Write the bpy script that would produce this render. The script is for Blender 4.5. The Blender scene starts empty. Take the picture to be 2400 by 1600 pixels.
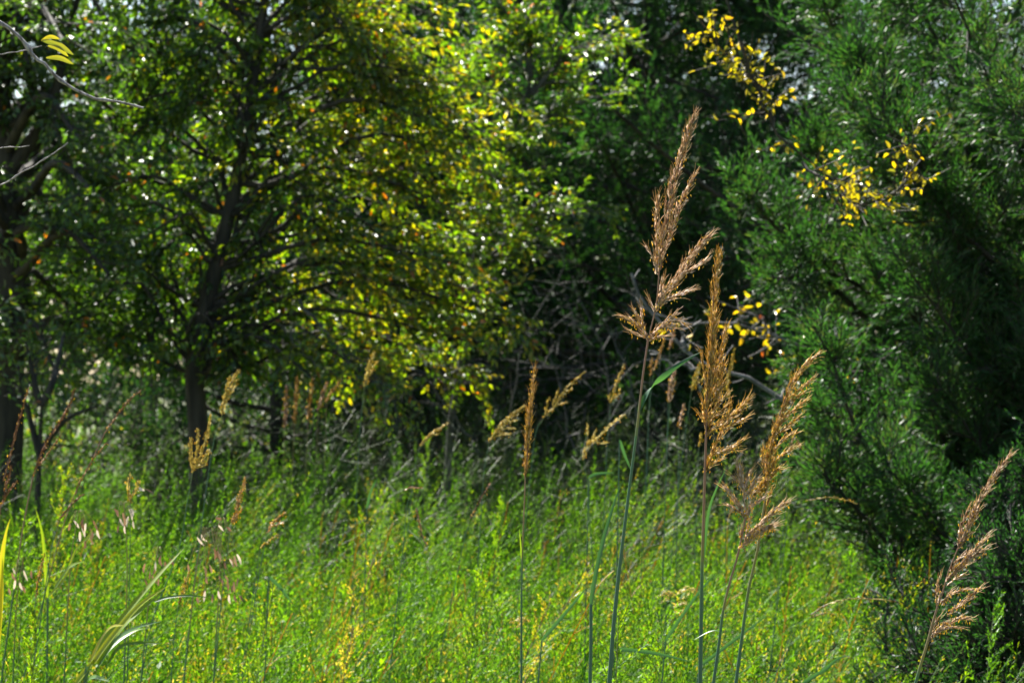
import bpy, math
import numpy as np
from math import radians
rng = np.random.default_rng(7)
S = bpy.context.scene
COL = S.collection

# ---------------------------------------------------------------- camera
PITCH = radians(0.74); CAMZ = 1.5; FPX = 6800.0
cam = bpy.data.cameras.new("camera"); camo = bpy.data.objects.new("camera", cam); COL.objects.link(camo)
cam.sensor_width = 36; cam.lens = 102; cam.clip_end = 2000; cam.clip_start = .05
camo.location = (0, 0, CAMZ); camo.rotation_euler = (radians(90) + PITCH, 0, 0)
cam.dof.use_dof = True; cam.dof.focus_distance = 3.5; cam.dof.aperture_fstop = 18; cam.dof.aperture_blades = 7
S.camera = camo
# ---------------------------------------------------------------- light
SUN_EL, SUN_AZ = 50.0, -27.0          # azimuth clockwise from +Y (the view direction), towards +X
w = bpy.data.worlds.new("World"); S.world = w; w.use_nodes = True
nt = w.node_tree; bg = nt.nodes['Background']; sky = nt.nodes.new('ShaderNodeTexSky')
sky.sky_type = 'NISHITA'; sky.sun_disc = False
sky.sun_elevation = radians(SUN_EL); sky.sun_rotation = radians(SUN_AZ % 360)
nt.links.new(sky.outputs[0], bg.inputs[0]); bg.inputs[1].default_value = 0.05
sl = bpy.data.lights.new("sun", 'SUN'); so = bpy.data.objects.new("sun", sl); COL.objects.link(so)
sl.energy = 5.0; sl.angle = radians(0.5); sl.color = (1, .96, .88)
so.rotation_euler = (radians(90 - SUN_EL), 0, radians(180 - SUN_AZ))
so.location = (3, 6, 12)
S.view_settings.view_transform = 'Standard'; S.view_settings.look = 'None'; S.view_settings.exposure = 2.0
cy = S.cycles
cy.max_bounces = 6; cy.diffuse_bounces = 3; cy.transmission_bounces = 4; cy.glossy_bounces = 2
cy.transparent_max_bounces = 4; cy.caustics_reflective = False; cy.caustics_refractive = False

# ---------------------------------------------------------------- helpers
def P(px, py, D):
    """point of the place seen at photo pixel (px,py) (2400x1600) at distance D along +Y"""
    u = (px - 1200) / FPX; v = (800 - py) / FPX
    dy = math.cos(PITCH) - v * math.sin(PITCH); dz = math.sin(PITCH) + v * math.cos(PITCH)
    return np.array([u / dy * D, D, CAMZ + dz / dy * D])
def unit(a): return a / np.maximum(np.linalg.norm(a, axis=-1, keepdims=True), 1e-9)
def rv(n): return unit(rng.normal(size=(n, 3)))
def frame(d, ref):
    s = unit(np.cross(d, ref)); return s, unit(np.cross(s, d))
def mesh_obj(name, V, F, mat, parent=None, tint=None, smooth=False):
    V = np.asarray(V, np.float32).reshape(-1, 3); F = np.asarray(F, np.int32).reshape(-1, 4)
    me = bpy.data.meshes.new(name)
    me.vertices.add(len(V)); me.vertices.foreach_set('co', V.ravel())
    me.loops.add(F.size); me.loops.foreach_set('vertex_index', F.ravel())
    me.polygons.add(len(F)); me.polygons.foreach_set('loop_start', np.arange(0, F.size, 4, dtype=np.int32))
    if smooth: me.polygons.foreach_set('use_smooth', np.ones(len(F), bool))
    if tint is not None:
        a = me.attributes.new('tint', 'FLOAT', 'FACE'); a.data.foreach_set('value', np.asarray(tint, np.float32))
    me.update(calc_edges=True)
    me.materials.append(mat)
    o = bpy.data.objects.new(name, me); COL.objects.link(o)
    if parent is not None: o.parent = parent; o.matrix_parent_inverse = parent.matrix_world.inverted()
    return o
class Geo:
    def __init__(s): s.V = []; s.F = []; s.T = []; s.n = 0
    def add(s, V, F, T):
        V = V.reshape(-1, 3); F = F.reshape(-1, 4)
        s.V.append(V); s.F.append(F + s.n); s.n += len(V)
        s.T.append(np.broadcast_to(np.asarray(T, float), (len(F),)) if np.ndim(T) == 0 else T)
        return s
    def build(s, name, mat, parent=None, smooth=False, base=None):
        V = np.concatenate(s.V)
        return mesh_obj(name, V, np.concatenate(s.F), mat, parent, np.concatenate(s.T), smooth)
def thing(name, label, cat, loc=(0, 0, 0), group=None):
    o = bpy.data.objects.new(name, None); COL.objects.link(o); o.location = [float(c) for c in loc]
    o.empty_display_size = .1; o['kind'] = 'thing'; o['label'] = label; o['category'] = cat
    if group: o['group'] = group
    o.matrix_world.translation = o.location
    return o
def tag(o, label, cat, group=None, kind=None):
    if kind: o['kind'] = kind
    if label: o['label'] = label
    if cat: o['category'] = cat
    if group: o['group'] = group
    return o
def curve(pts, n=16):
    p = np.asarray(pts, float); 
    if len(p) == 2: p = np.array([p[0], (p[0] + p[1]) / 2, p[1]])
    q = np.vstack([2 * p[0] - p[1], p, 2 * p[-1] - p[-2]])
    seg = np.linalg.norm(np.diff(p, axis=0), axis=1); cum = np.r_[0, np.cumsum(seg)]
    out = []
    for t in np.linspace(0, cum[-1], n):
        i = min(np.searchsorted(cum, t, 'right') - 1, len(seg) - 1); i = max(i, 0)
        u = (t - cum[i]) / max(seg[i], 1e-9)
        a, b, c, d = q[i], q[i + 1], q[i + 2], q[i + 3]
        out.append(.5 * (2 * b + (c - a) * u + (2 * a - 5 * b + 4 * c - d) * u * u + (-a + 3 * b - 3 * c + d) * u ** 3))
    return np.array(out)
def tubes(PL, R, sides=4, tint=0.0):
    """PL (N,K,3), R (N,K): open tubes"""
    PL = np.asarray(PL, float); 
    if PL.ndim == 2: PL = PL[None]
    R = np.broadcast_to(np.asarray(R, float), PL.shape[:2])
    N, K, _ = PL.shape
    T = unit(np.gradient(PL, axis=1)); ref = np.where(np.abs(T[:, :1, 2:3]) > .9, [[[1., .1, 0]]], [[[.05, .1, 1.]]])
    ref = np.broadcast_to(ref, T.shape)
    s, n2 = frame(T, ref)
    a = np.arange(sides) * 2 * np.pi / sides
    V = PL[:, :, None] + R[:, :, None, None] * (np.cos(a)[:, None] * s[:, :, None] + np.sin(a)[:, None] * n2[:, :, None])
    idx = np.arange(N * K * sides).reshape(N, K, sides)
    a0 = idx[:, :-1]; a1 = idx[:, 1:]
    F = np.stack([a0, np.roll(a0, -1, 2), np.roll(a1, -1, 2), a1], -1)
    if np.ndim(tint) == 0: T_ = np.full(F.shape[:3], float(tint))
    else: T_ = np.broadcast_to(np.asarray(tint)[:, :K - 1, None], F.shape[:3])
    return V, F, T_.ravel()
def grow(PL, n, t0, t1, L, ang, K=5, up=0.0, Lfall=.5, jit=.25, flat=0.0):
    """children polylines (N*n,K,3) and their parameter t; L scalar or per-parent array"""
    N, Kp, _ = PL.shape
    t = t0 + (t1 - t0) * (np.arange(n)[None] + rng.random((N, n))) / n
    f = t * (Kp - 1); i = np.minimum(f.astype(int), Kp - 2); u = (f - i)[..., None]
    I = np.arange(N)[:, None]
    A, B = PL[I, i], PL[I, i + 1]
    pos = A + (B - A) * u; tan = unit(B - A)
    r = rng.normal(size=(N, n, 3)); r[..., 2] *= (1 - flat)
    side = unit(r - (r * tan).sum(-1, keepdims=True) * tan)
    an = (ang * (1 + jit * rng.normal(size=(N, n))))[..., None]
    d = tan * np.cos(an) + side * np.sin(an)
    Lp = np.broadcast_to(np.asarray(L, float).reshape(-1, 1), (N, n)) if np.ndim(L) else np.full((N, n), float(L))
    ll = Lp * (1 - Lfall * t) * rng.uniform(.6, 1.25, (N, n))
    s = np.linspace(0, 1, K)[None, None, :, None]
    bend = rng.normal(size=(N, n, 3)) * .25; bend[..., 2] += up
    pts = pos[:, :, None] + ll[..., None, None] * (d[:, :, None] * s + bend[:, :, None] * s * s * .5)
    return pts.reshape(N * n, K, 3), t.reshape(-1)
def on_lines(PL, n, t0=0.05, t1=1.0):
    """n points per line: position, tangent, parent index, t"""
    N, K, _ = PL.shape
    t = t0 + (t1 - t0) * (np.arange(n)[None] + rng.random((N, n))) / n
    f = t * (K - 1); i = np.minimum(f.astype(int), K - 2); u = (f - i)[..., None]; I = np.arange(N)[:, None]
    A, B = PL[I, i], PL[I, i + 1]
    return (A + (B - A) * u).reshape(-1, 3), unit(B - A).reshape(-1, 3), np.repeat(np.arange(N), n), t.reshape(-1)
def kites(pos, d, nrm, L, W, tint):
    s, n2 = frame(d, nrm); L = np.asarray(L).reshape(-1, 1); W = np.asarray(W).reshape(-1, 1)
    V = np.stack([pos, pos + d * L * .45 + s * W * .5, pos + d * L, pos + d * L * .45 - s * W * .5], 1)
    F = np.arange(len(pos) * 4).reshape(-1, 4)
    return V, F, tint
def leaves(pos, d, nrm, L, W, tint, fold=.25, droop=.15):
    s, n2 = frame(d, nrm); L = np.asarray(L).reshape(-1, 1); W = np.asarray(W).reshape(-1, 1)
    up = n2 * W * fold
    V = np.stack([pos, pos + d * L * .3 + s * W * .45 + up, pos + d * L * .66 + s * W * .42 + up - n2 * L * droop * .3,
                  pos + d * L - n2 * L * droop, pos + d * L * .66 - s * W * .42 + up - n2 * L * droop * .3,
                  pos + d * L * .3 - s * W * .45 + up], 1)
    b = np.arange(len(pos))[:, None] * 6
    F = np.stack([b + [0, 1, 2, 3], b + [0, 3, 4, 5]], 1)
    return V, F, np.repeat(tint, 2)
def seeds(pos, d, nrm, L, W, tint):
    """closed four-sided spindles"""
    s, n2 = frame(d, nrm); L = np.asarray(L).reshape(-1, 1); W = np.asarray(W).reshape(-1, 1)
    m = pos + d * L * .38
    V = np.stack([pos, pos + d * L, m + s * W * .5, m + n2 * W * .4, m - s * W * .5, m - n2 * W * .4], 1)
    b = np.arange(len(pos))[:, None] * 6
    F = np.stack([b + [0, 2, 1, 3], b + [0, 3, 1, 4], b + [0, 4, 1, 5], b + [0, 5, 1, 2]], 1)
    return V, F, np.repeat(tint, 4)
def ribbon(pts, wid, nrm, tint, twist=0.0, fold=.3):
    """grass blade along pts (K,3) with widths (K)"""
    pts = np.asarray(pts); K = len(pts); T = unit(np.gradient(pts, axis=0))
    s, n2 = frame(T, np.broadcast_to(np.asarray(nrm, float), T.shape))
    a = (np.linspace(0, 1, K) * twist)[:, None] if np.ndim(twist) == 0 else np.asarray(twist)[:, None]
    s2 = s * np.cos(a) + n2 * np.sin(a); n3 = -s * np.sin(a) + n2 * np.cos(a)
    wid = np.asarray(wid).reshape(-1, 1)
    V = np.stack([pts + s2 * wid * .5 + n3 * wid * fold * .5, pts, pts - s2 * wid * .5 + n3 * wid * fold * .5], 1)
    idx = np.arange(K * 3).reshape(K, 3)
    F = np.concatenate([np.stack([idx[:-1, j], idx[:-1, j + 1], idx[1:, j + 1], idx[1:, j]], -1) for j in (0, 1)])
    T_ = np.broadcast_to(np.asarray(tint, float), (K - 1,)) if np.ndim(tint) == 0 else np.asarray(tint)[:K - 1]
    return V, F, np.concatenate([T_, np.clip(T_ + .06, 0, 1)])

# ---------------------------------------------------------------- materials
def ramp_node(nt, stops):
    r = nt.nodes.new('ShaderNodeValToRGB'); e = r.color_ramp.elements
    while len(e) > 1: e.remove(e[-1])
    e[0].position = stops[0][0]; e[0].color = (*stops[0][1], 1)
    for p, c in stops[1:]:
        x = e.new(p); x.color = (*c, 1)
    return r
def mat_leaf(name, stops, tr=.45, trc=(1.5, 1.35, .35), rough=.4, spec=.5, coat=0.0, cut=False, coat_rough=.2):
    m = bpy.data.materials.new(name); m.use_nodes = True; nt = m.node_tree; N = nt.nodes; Lk = nt.links
    pb = N['Principled BSDF']; out = N['Material Output']
    at = N.new('ShaderNodeAttribute'); at.attribute_name = 'tint'
    r = ramp_node(nt, stops); Lk.new(at.outputs['Fac'], r.inputs[0])
    Lk.new(r.outputs[0], pb.inputs['Base Color'])
    pb.inputs['Roughness'].default_value = rough; pb.inputs['Specular IOR Level'].default_value = spec
    pb.inputs['Coat Weight'].default_value = coat; pb.inputs['Coat Roughness'].default_value = coat_rough
    mu = N.new('ShaderNodeMix'); mu.data_type = 'RGBA'; mu.blend_type = 'MULTIPLY'; mu.inputs[0].default_value = 1
    mu.clamp_result = False
    Lk.new(r.outputs[0], mu.inputs[6]); mu.inputs[7].default_value = (*trc, 1)
    t = N.new('ShaderNodeBsdfTranslucent'); Lk.new(mu.outputs[2], t.inputs[0])
    mx = N.new('ShaderNodeMixShader'); mx.inputs[0].default_value = tr
    Lk.new(pb.outputs[0], mx.inputs[1]); Lk.new(t.outputs[0], mx.inputs[2]); Lk.new(mx.outputs[0], out.inputs[0])
    return m
def mat_bark(name, c0, c1, scale=30, rough=.85, bump=.6):
    m = bpy.data.materials.new(name); m.use_nodes = True; nt = m.node_tree; N = nt.nodes; Lk = nt.links
    pb = N['Principled BSDF']; tc = N.new('ShaderNodeTexCoord'); mp = N.new('ShaderNodeMapping')
    mp.inputs['Scale'].default_value = (1, 1, .18)
    nz = N.new('ShaderNodeTexNoise'); nz.inputs['Scale'].default_value = scale; nz.inputs['Detail'].default_value = 5
    Lk.new(tc.outputs['Object'], mp.inputs[0]); Lk.new(mp.outputs[0], nz.inputs['Vector'])
    r = ramp_node(nt, [(.35, c0), (.65, c1)]); Lk.new(nz.outputs[0], r.inputs[0]); Lk.new(r.outputs[0], pb.inputs['Base Color'])
    bp = N.new('ShaderNodeBump'); bp.inputs['Strength'].default_value = bump; bp.inputs['Distance'].default_value = .01
    Lk.new(nz.outputs[0], bp.inputs['Height']); Lk.new(bp.outputs[0], pb.inputs['Normal'])
    pb.inputs['Roughness'].default_value = rough
    return m
M = {}
# elm leaves: deep green -> fresh green -> yellow -> orange brown
M['elm'] = mat_leaf('elm_leaf', [(0, (.018, .05, .018)), (.4, (.035, .085, .016)), (.62, (.075, .15, .012)), (.85, (.16, .20, .010)), (.96, (.25, .20, .012)), (1, (.30, .10, .02))],
                    tr=.58, trc=(2.4, 2.3, .22), rough=.40, spec=1.0, coat=.55, coat_rough=.40)
M['yellow'] = mat_leaf('yellow_leaf', [(0, (.06, .11, .02)), (.3, (.25, .25, .02)), (.7, (.46, .38, .015)), (.94, (.45, .30, .02)), (1, (.4, .10, .02))],
                       tr=.5, trc=(1.5, 1.3, .3), rough=.35, coat=.5, coat_rough=.3)
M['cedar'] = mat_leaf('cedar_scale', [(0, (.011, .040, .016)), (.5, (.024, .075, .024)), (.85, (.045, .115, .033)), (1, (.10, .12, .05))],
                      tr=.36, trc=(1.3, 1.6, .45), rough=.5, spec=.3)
M['far'] = mat_leaf('far_leaf', [(0, (.03, .06, .03)), (.6, (.06, .10, .035)), (1, (.14, .13, .05))], tr=.35, trc=(1.4, 1.4, .5), rough=.6, spec=.3)
M['meadow'] = mat_leaf('meadow_leaf', [(0, (.04, .10, .022)), (.45, (.075, .19, .02)), (.75, (.135, .25, .018)), (.9, (.22, .24, .025)), (.96, (.35, .24, .05)), (1, (.36, .30, .17))],
                       tr=.52, trc=(1.9, 1.8, .25), rough=.5, spec=.25)
M['blade'] = mat_leaf('grass_blade', [(0, (.03, .09, .06)), (.35, (.045, .13, .06)), (.6, (.14, .25, .02)), (.85, (.36, .40, .02)), (1, (.35, .20, .05))],
                      tr=.4, trc=(1.5, 1.4, .4), rough=.45, spec=.4)
M['stem'] = mat_leaf('grass_stem', [(0, (.04, .12, .07)), (.4, (.07, .16, .06)), (.6, (.22, .20, .05)), (.8, (.26, .16, .09)), (1, (.24, .12, .08))], tr=.1, rough=.4)
M['seed'] = mat_leaf('indian_grass_seed', [(0, (.26, .16, .12)), (.35, (.42, .29, .20)), (.6, (.56, .42, .27)), (.8, (.62, .50, .32)), (1, (.86, .76, .70))],
                     tr=.5, trc=(1.3, 1.15, .9), rough=.42, spec=.5)
M['amber'] = mat_leaf('amber_seed', [(0, (.22, .14, .05)), (.4, (.44, .31, .09)), (.8, (.68, .53, .20)), (1, (.78, .62, .44))],
                      tr=.5, trc=(1.3, 1.1, .5), rough=.42, spec=.5)
M['straw'] = mat_leaf('straw_seed', [(0, (.36, .30, .08)), (.5, (.70, .58, .14)), (1, (.85, .76, .34))], tr=.45, trc=(1.2, 1.1, .5), rough=.5)
M['brown'] = mat_leaf('brown_seed', [(0, (.14, .06, .035)), (.6, (.30, .14, .06)), (1, (.45, .26, .12))], tr=.35, trc=(1.2, 1, .6), rough=.5)
M['anther'] = mat_leaf('anther', [(0, (.85, .58, .03)), (1, (.9, .74, .12))], tr=.5, trc=(1.1, 1, .5), rough=.5)
M['oats'] = mat_leaf('wood_oats', [(0, (.12, .06, .035)), (.6, (.25, .17, .10)), (1, (.60, .56, .50))], tr=.3, trc=(1.2, 1, .8), rough=.35, coat=.4)
M['shadewood'] = mat_bark('shaded_dead_wood', (.04, .038, .036), (.13, .125, .12), scale=60)  # darker copy of dead_wood, the gap's shade put into its colour
M['bark'] = mat_bark('dark_bark', (.014, .012, .009), (.055, .047, .034))
M['greybark'] = mat_bark('grey_bark', (.03, .03, .026), (.09, .09, .075))
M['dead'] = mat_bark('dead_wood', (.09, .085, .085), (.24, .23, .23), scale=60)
M['twig'] = mat_bark('near_twig', (.12, .10, .10), (.36, .33, .34), scale=180)
m = bpy.data.materials.new('ground'); m.use_nodes = True; N = m.node_tree.nodes
nz = N.new('ShaderNodeTexNoise'); nz.inputs['Scale'].default_value = 3; nz.inputs['Detail'].default_value = 8
tc = N.new('ShaderNodeTexCoord'); m.node_tree.links.new(tc.outputs['Object'], nz.inputs[0])
r = ramp_node(m.node_tree, [(.3, (.03, .045, .015)), (.5, (.07, .09, .025)), (.65, (.16, .13, .06))])
m.node_tree.links.new(nz.outputs[0], r.inputs[0]); m.node_tree.links.new(r.outputs[0], N['Principled BSDF'].inputs['Base Color'])
N['Principled BSDF'].inputs['Roughness'].default_value = .95
M['ground'] = m

# ---------------------------------------------------------------- ground
n = 81
gx = np.sign(np.linspace(-1, 1, n)) * np.abs(np.linspace(-1, 1, n)) ** 3 * 600
X, Y = np.meshgrid(gx, gx + 10)
Z = .05 * np.sin(X * .7 + 1) * np.cos(Y * .5) - .04
Z = np.where(np.hypot(X, Y) > 60, -.05, Z)
idx = np.arange(n * n).reshape(n, n)
F = np.stack([idx[:-1, :-1], idx[:-1, 1:], idx[1:, 1:], idx[1:, :-1]], -1)
tag(mesh_obj('ground', np.stack([X, Y, Z], -1), F, M['ground'], smooth=True), None, None, kind='structure')

# ---------------------------------------------------------------- trees
def path_from_px(pts, D):
    return np.array([P(p[0], p[1], p[2] if len(p) > 2 else D) for p in pts])
def cedar(label, base, H, R, nl, nt_, n3, nn, nL, nW, lean=(0, 0), dead=0, z0=.25, tmean=.45, group='cedars along the meadow edge', extra=None, asc=.5, l3=.11):
    t = thing('cedar_tree', label, 'tree', base, group=group)
    b = np.array(base, float)
    tr = curve([b + [0, 0, -.1], b + [lean[0] * .4, lean[1] * .4, H * .4], b + [lean[0], lean[1], H]], 12)
    g = Geo().add(*tubes(tr, np.linspace(.011 * H, .01, 12), 10)); g.build('trunk', M['bark'], t, True)
    hh = z0 + (H - z0) * (np.arange(nl) + rng.random(nl)) / nl
    az = np.arange(nl) * 2.39996 + rng.normal(size=nl) * .4
    fr = (hh - z0) / (H - z0)
    rad = R * np.clip(1.15 * (1 - fr) ** .75, .06, 1) * np.clip(.55 + fr * 3, 0, 1) * rng.uniform(.7, 1.15, nl)
    s = np.linspace(0, 1, 9)[None, :, None]
    d = np.stack([np.cos(az), np.sin(az), np.full(nl, 0.)], -1)
    st = np.stack([np.interp(hh, tr[:, 2] - b[2], tr[:, i]) for i in range(3)], -1)
    limbs = st[:, None] + d[:, None] * rad[:, None, None] * s + np.array([0, 0, 1.]) * (rad * rng.uniform(asc * .4, asc * 1.3, nl))[:, None, None] * (s ** 1.6) \
        + rng.normal(size=(nl, 1, 3)) * .12 * s * s * rad[:, None, None]
    if extra is not None:
        limbs = np.concatenate([limbs, extra])
        rad = np.r_[rad, np.linalg.norm(extra[:, -1] - extra[:, 0], axis=1)]
    lr = (.004 + .008 * rad)[:, None] * np.linspace(1, .2, 9)[None]
    g = Geo().add(*tubes(limbs, lr, 5)); g.build('limbs', M['bark'], t, True)
    tw, tt = grow(limbs[:nl], nt_, .12, .99, np.maximum(rad[:nl] * .42, .16), .75, K=5, up=.35, Lfall=.65)
    if extra is not None:
        tx, _ = grow(limbs[nl:], nt_, .1, .995, np.maximum(rad[nl:] * .30, .14), .75, K=5, up=.3, Lfall=.8); tw = np.concatenate([tw, tx])
    g = Geo().add(*tubes(tw, .0025, 3))
    t3, _ = grow(tw, n3, .1, 1.0, l3, .65, K=4, up=.25, Lfall=.35)
    g.add(*tubes(t3[:, ::3] if False else t3, .0012, 3)); g.build('twigs', M['bark'], t)
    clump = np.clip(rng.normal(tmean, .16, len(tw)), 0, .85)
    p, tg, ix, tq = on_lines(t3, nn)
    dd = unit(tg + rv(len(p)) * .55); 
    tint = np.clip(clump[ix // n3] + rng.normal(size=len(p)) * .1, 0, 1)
    g = Geo().add(*kites(p, dd, rv(len(p)), nL * rng.uniform(.7, 1.4, len(p)), nW * rng.uniform(.7, 1.3, len(p)), tint))
    g.build('foliage', M['cedar'], t)
    if dead:
        hz = rng.uniform(.5, 1.9, dead); a = rng.uniform(-2.7, -.4, dead)
        st = b + np.stack([0 * hz, 0 * hz, hz], -1)
        L = rng.uniform(.6, 1.0, dead) * R
        dl = st[:, None] + (np.stack([np.cos(a), np.sin(a), rng.uniform(-.15, .25, dead)], -1) * L[:, None])[:, None] * s + rng.normal(size=(dead, 9, 3)) * .02 * s
        d2, _ = grow(dl, 7, .3, 1, L * .4, .7, K=5, Lfall=.5)
        d3, _ = grow(d2, 4, .2, 1, .14, .7, K=4)
        g = Geo().add(*tubes(dl, np.linspace(.011, .003, 9)[None], 5)).add(*tubes(d2, .0026, 4)).add(*tubes(d3, .0014, 3))
        g.build('dead_branches', M['shadewood'], t)
    return t

def broad_tree(name, label, base, trunk_pts, limb_list, n1, n2_, nleaf, L1, L2, leafL, leafW, mat, tfun, bark='bark', tr0=.06, limb_r=.02, group=None, up=.1, cat='tree', sep=6, stick=.004, leaf_t0=.1, Kt=14, l0=.12, flat=.0, ysq=1.0):
    t = thing(name, label, cat, base, group=group)
    tr = curve(trunk_pts, Kt)
    g = Geo().add(*tubes(tr, np.linspace(tr0, tr0 * .22, Kt), 10)); g.build('trunk', M[bark], t, True)
    limbs = np.array([curve(l, 10) for l in limb_list])
    Ls = np.linalg.norm(limbs[:, -1] - limbs[:, 0], axis=1)
    for i in range(min(sep, len(limbs))):
        Geo().add(*tubes(limbs[i], np.linspace(limb_r, limb_r * .25, 10), 7)).build('limb', M[bark], t, True)
    g = Geo()
    if len(limbs) > sep: g.add(*tubes(limbs[sep:], np.linspace(limb_r * .8, limb_r * .2, 10)[None], 5))
    b1, _ = grow(limbs, n1, l0, 1, np.clip(Ls * L1, .15, .7), .75, K=6, up=up, Lfall=.5, flat=flat)
    b1[:, :, 1] = b1[:, :1, 1] + (b1[:, :, 1] - b1[:, :1, 1]) * ysq
    g.add(*tubes(b1, np.linspace(stick, stick * .5, 6)[None], 4))
    b2, _ = grow(b1, n2_, .1, 1, L2, .7, K=4, up=up, Lfall=.3, flat=flat)
    b2[:, :, 1] = b2[:, :1, 1] + (b2[:, :, 1] - b2[:, :1, 1]) * ysq
    g.add(*tubes(b2, stick * .35, 3))
    g.build('branches', M[bark], t)
    p, tg, ix, tq = on_lines(b2, nleaf, leaf_t0)
    n = len(p)
    dd = unit(tg * .8 + rv(n) * .7 * np.array([1, 1, .6]) + [0, 0, -.12]); nn = unit(rv(n) * .65 + [.1, -.28, .75])
    cl = rng.normal(size=len(b1)) * .07
    tint = np.clip(tfun(p) + cl[ix // n2_] + rng.normal(size=n) * .17, 0, .94); tint = np.where(rng.random(n) < .012, 1, tint)
    g = Geo().add(*leaves(p, dd, nn, leafL * rng.uniform(.6, 1.25, n), leafW * rng.uniform(.7, 1.2, n), tint))
    g.build('foliage', M[mat], t)
    return t, limbs

def gnd(p, dx=0, dy=0): return np.array([p[0] + dx, p[1] + dy, -.05])
# --- the left elm: crown across the upper left of the photograph
def crown_limbs(tr, targets, slope=.02):
    out = []
    for q in targets:
        q = np.asarray(q, float); h = max(q[2] - slope * np.hypot(q[0] - tr[0][0], q[1] - tr[0][1]), 1.5)
        h = min(h, tr[-1][2])
        s = np.array([np.interp(h, tr[:, 2], tr[:, i]) for i in range(3)])
        m = (s + q) / 2 + [0, 0, .2] + rng.normal(size=3) * .05
        out.append([s, s * .7 + m * .3 + rng.normal(size=3) * .03, m, q])
    return out
D = 12.3
tp = path_from_px([(470, 1300), (472, 1150), (462, 950), (455, 850), (500, 650), (560, 400), (600, 150), (640, -150)], D)
tp = np.vstack([gnd(tp[0]), tp])
tr = curve(tp, 24)
tg = []
edge = [(1130, 560), (1170, 420), (980, 700), (1080, 620), (1100, 800), (820, 860), (730, 880), (960, 420), (1060, 250), (1190, 760), (560, 870), (350, 860), (200, 870), (1120, 330), (1180, 700), (1090, 330), (1000, 200), (1150, 480), (1160, 730), (1040, 860), (900, 150), (800, 60), (700, -20), (960, 610), (880, 900)]
for (x, y) in edge: tg.append(P(x, y, D + rng.uniform(-.25, .2)))
for k in range(84):
    x = 60 + 1100 * (k * .6180339 % 1); lv = k % 9; y = -70 + 112 * lv + (x - 450) * (-.20 + .035 * lv) + rng.normal() * 16
    dd = rng.uniform(-.22, .22)
    if y > 880 or (x < 120 and y < 60) or (x > 740 and y < 40): continue
    tg.append(P(x, y, D + dd))
for k in range(3): tg.append(P(rng.uniform(300, 950), rng.uniform(-200, -100), D + rng.uniform(-1.2, 1.2)))
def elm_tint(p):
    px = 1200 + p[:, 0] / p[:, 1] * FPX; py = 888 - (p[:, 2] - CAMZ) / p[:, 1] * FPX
    return .46 + .27 * np.clip((px - 350) / 500, -.5, 1) - .10 * np.clip((py - 500) / 300, 0, 1) * (px < 700)  # sunlit yellow at right and shade at lower left put into leaf tint
broad_tree('elm_tree', 'spreading small leaved elm with painted sunlit yellow side, its dark trunk standing in the meadow', tp[0], tp, crown_limbs(tr, tg),
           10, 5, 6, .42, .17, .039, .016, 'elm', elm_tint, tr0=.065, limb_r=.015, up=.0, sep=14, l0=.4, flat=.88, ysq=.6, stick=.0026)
# --- elm at the left edge, thicker leaning trunk
D = 12.0
tp = path_from_px([(-10, 1300), (5, 1100), (15, 900), (20, 650), (10, 400), (-5, 150), (30, -50), (60, -300)], D); tp = np.vstack([gnd(tp[0]), tp]); tr = curve(tp, 24)
tg = [(rng.uniform(-500, 330), rng.uniform(-50, 880)) for k in range(48)]; tg = [P(a, b, D + rng.uniform(-1.0, 1.2)) for a, b in tg if not (60 < a < 140 and b < 70)] + [P(70, 10, D), P(-20, 60, D), P(160, 60, D), P(60, 150, D), P(20, 250, D)]
tg[0] = P(200, -80, D - .1)
lb = crown_limbs(tr, tg)
lb[0] = [P(10, 420, D), P(110, 270, D - .05), P(150, 130, D - .05), P(195, -60, D - .1)]
broad_tree('elm_tree', 'thick dark trunked elm cut by the left edge of the photo', tp[0], tp, lb,
           9, 6, 6, .38, .16, .036, .0145, 'elm', lambda p: .36 + 0 * p[:, 0], tr0=.115, limb_r=.035, sep=6, flat=.8, l0=.4)
# --- slim forked sapling left
D = 10.8
tp = path_from_px([(88, 1330), (88, 1200), (92, 1060), (98, 950)], D); tp = np.vstack([gnd(tp[0]), tp]); tr = curve(tp, 24)
lb = [[P(98, 950, D), P(85, 920, D), P(78, 880, D), P(60, 800, D)], [P(98, 950, D), P(112, 925, D), P(125, 890, D), P(150, 780, D + .3)],
      [P(92, 1060, D), P(75, 1000, D), P(62, 950, D), P(40, 900, D)], [P(92, 1070, D), P(120, 1020, D), P(160, 980, D), P(230, 950, D)]]
broad_tree('forked_sapling', 'slender dark sapling forking low beside the left edge trunk', tp[0], tp, lb, 5, 4, 4, .5, .15, .03, .013, 'elm', lambda p: .45 + 0 * p[:, 0], tr0=.03, limb_r=.016, sep=4)
# --- grey sapling in the centre
D = 12.9
tp = path_from_px([(1050, 1120), (1055, 1000), (1078, 860), (1095, 740), (1110, 620), (1135, 480), (1185, 360), (1225, 260), (1245, 180)], D); tp = np.vstack([gnd(tp[0]), tp]); tr = curve(tp, 24)
tgx = [(1450, 75, 0), (1460, 215, .3), (1240, 40, 0), (1420, 90, -.2), (1130, 210, -.2), (1400, 480, -.4), (1330, 470, .2), (1130, 390, -.3), (1250, 420, -.2), (1300, 160, .1), (1330, 260, 0), (1200, 90, .2), (1090, 100, .2), (1180, 20, 0),
       (1040, 180, .1), (1230, 330, -.3), (1150, 510, -.3), (1060, 560, -.3), (1270, 560, -.2), (1150, 650, -.3), (1060, 740, -.3), (960, 820, -.2)]
lb = []
for x, y, dz in tgx:
    q = P(x, y, D + dz); h = min(max(q[2] - .25 * abs(q[0] - tr[0][0]) - .1, 1.4), tr[-1][2]); s = np.array([np.interp(h, tr[:, 2], tr[:, i]) for i in range(3)])
    lb.append([s, (s + q) / 2 + [0, 0, .06], q])
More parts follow.
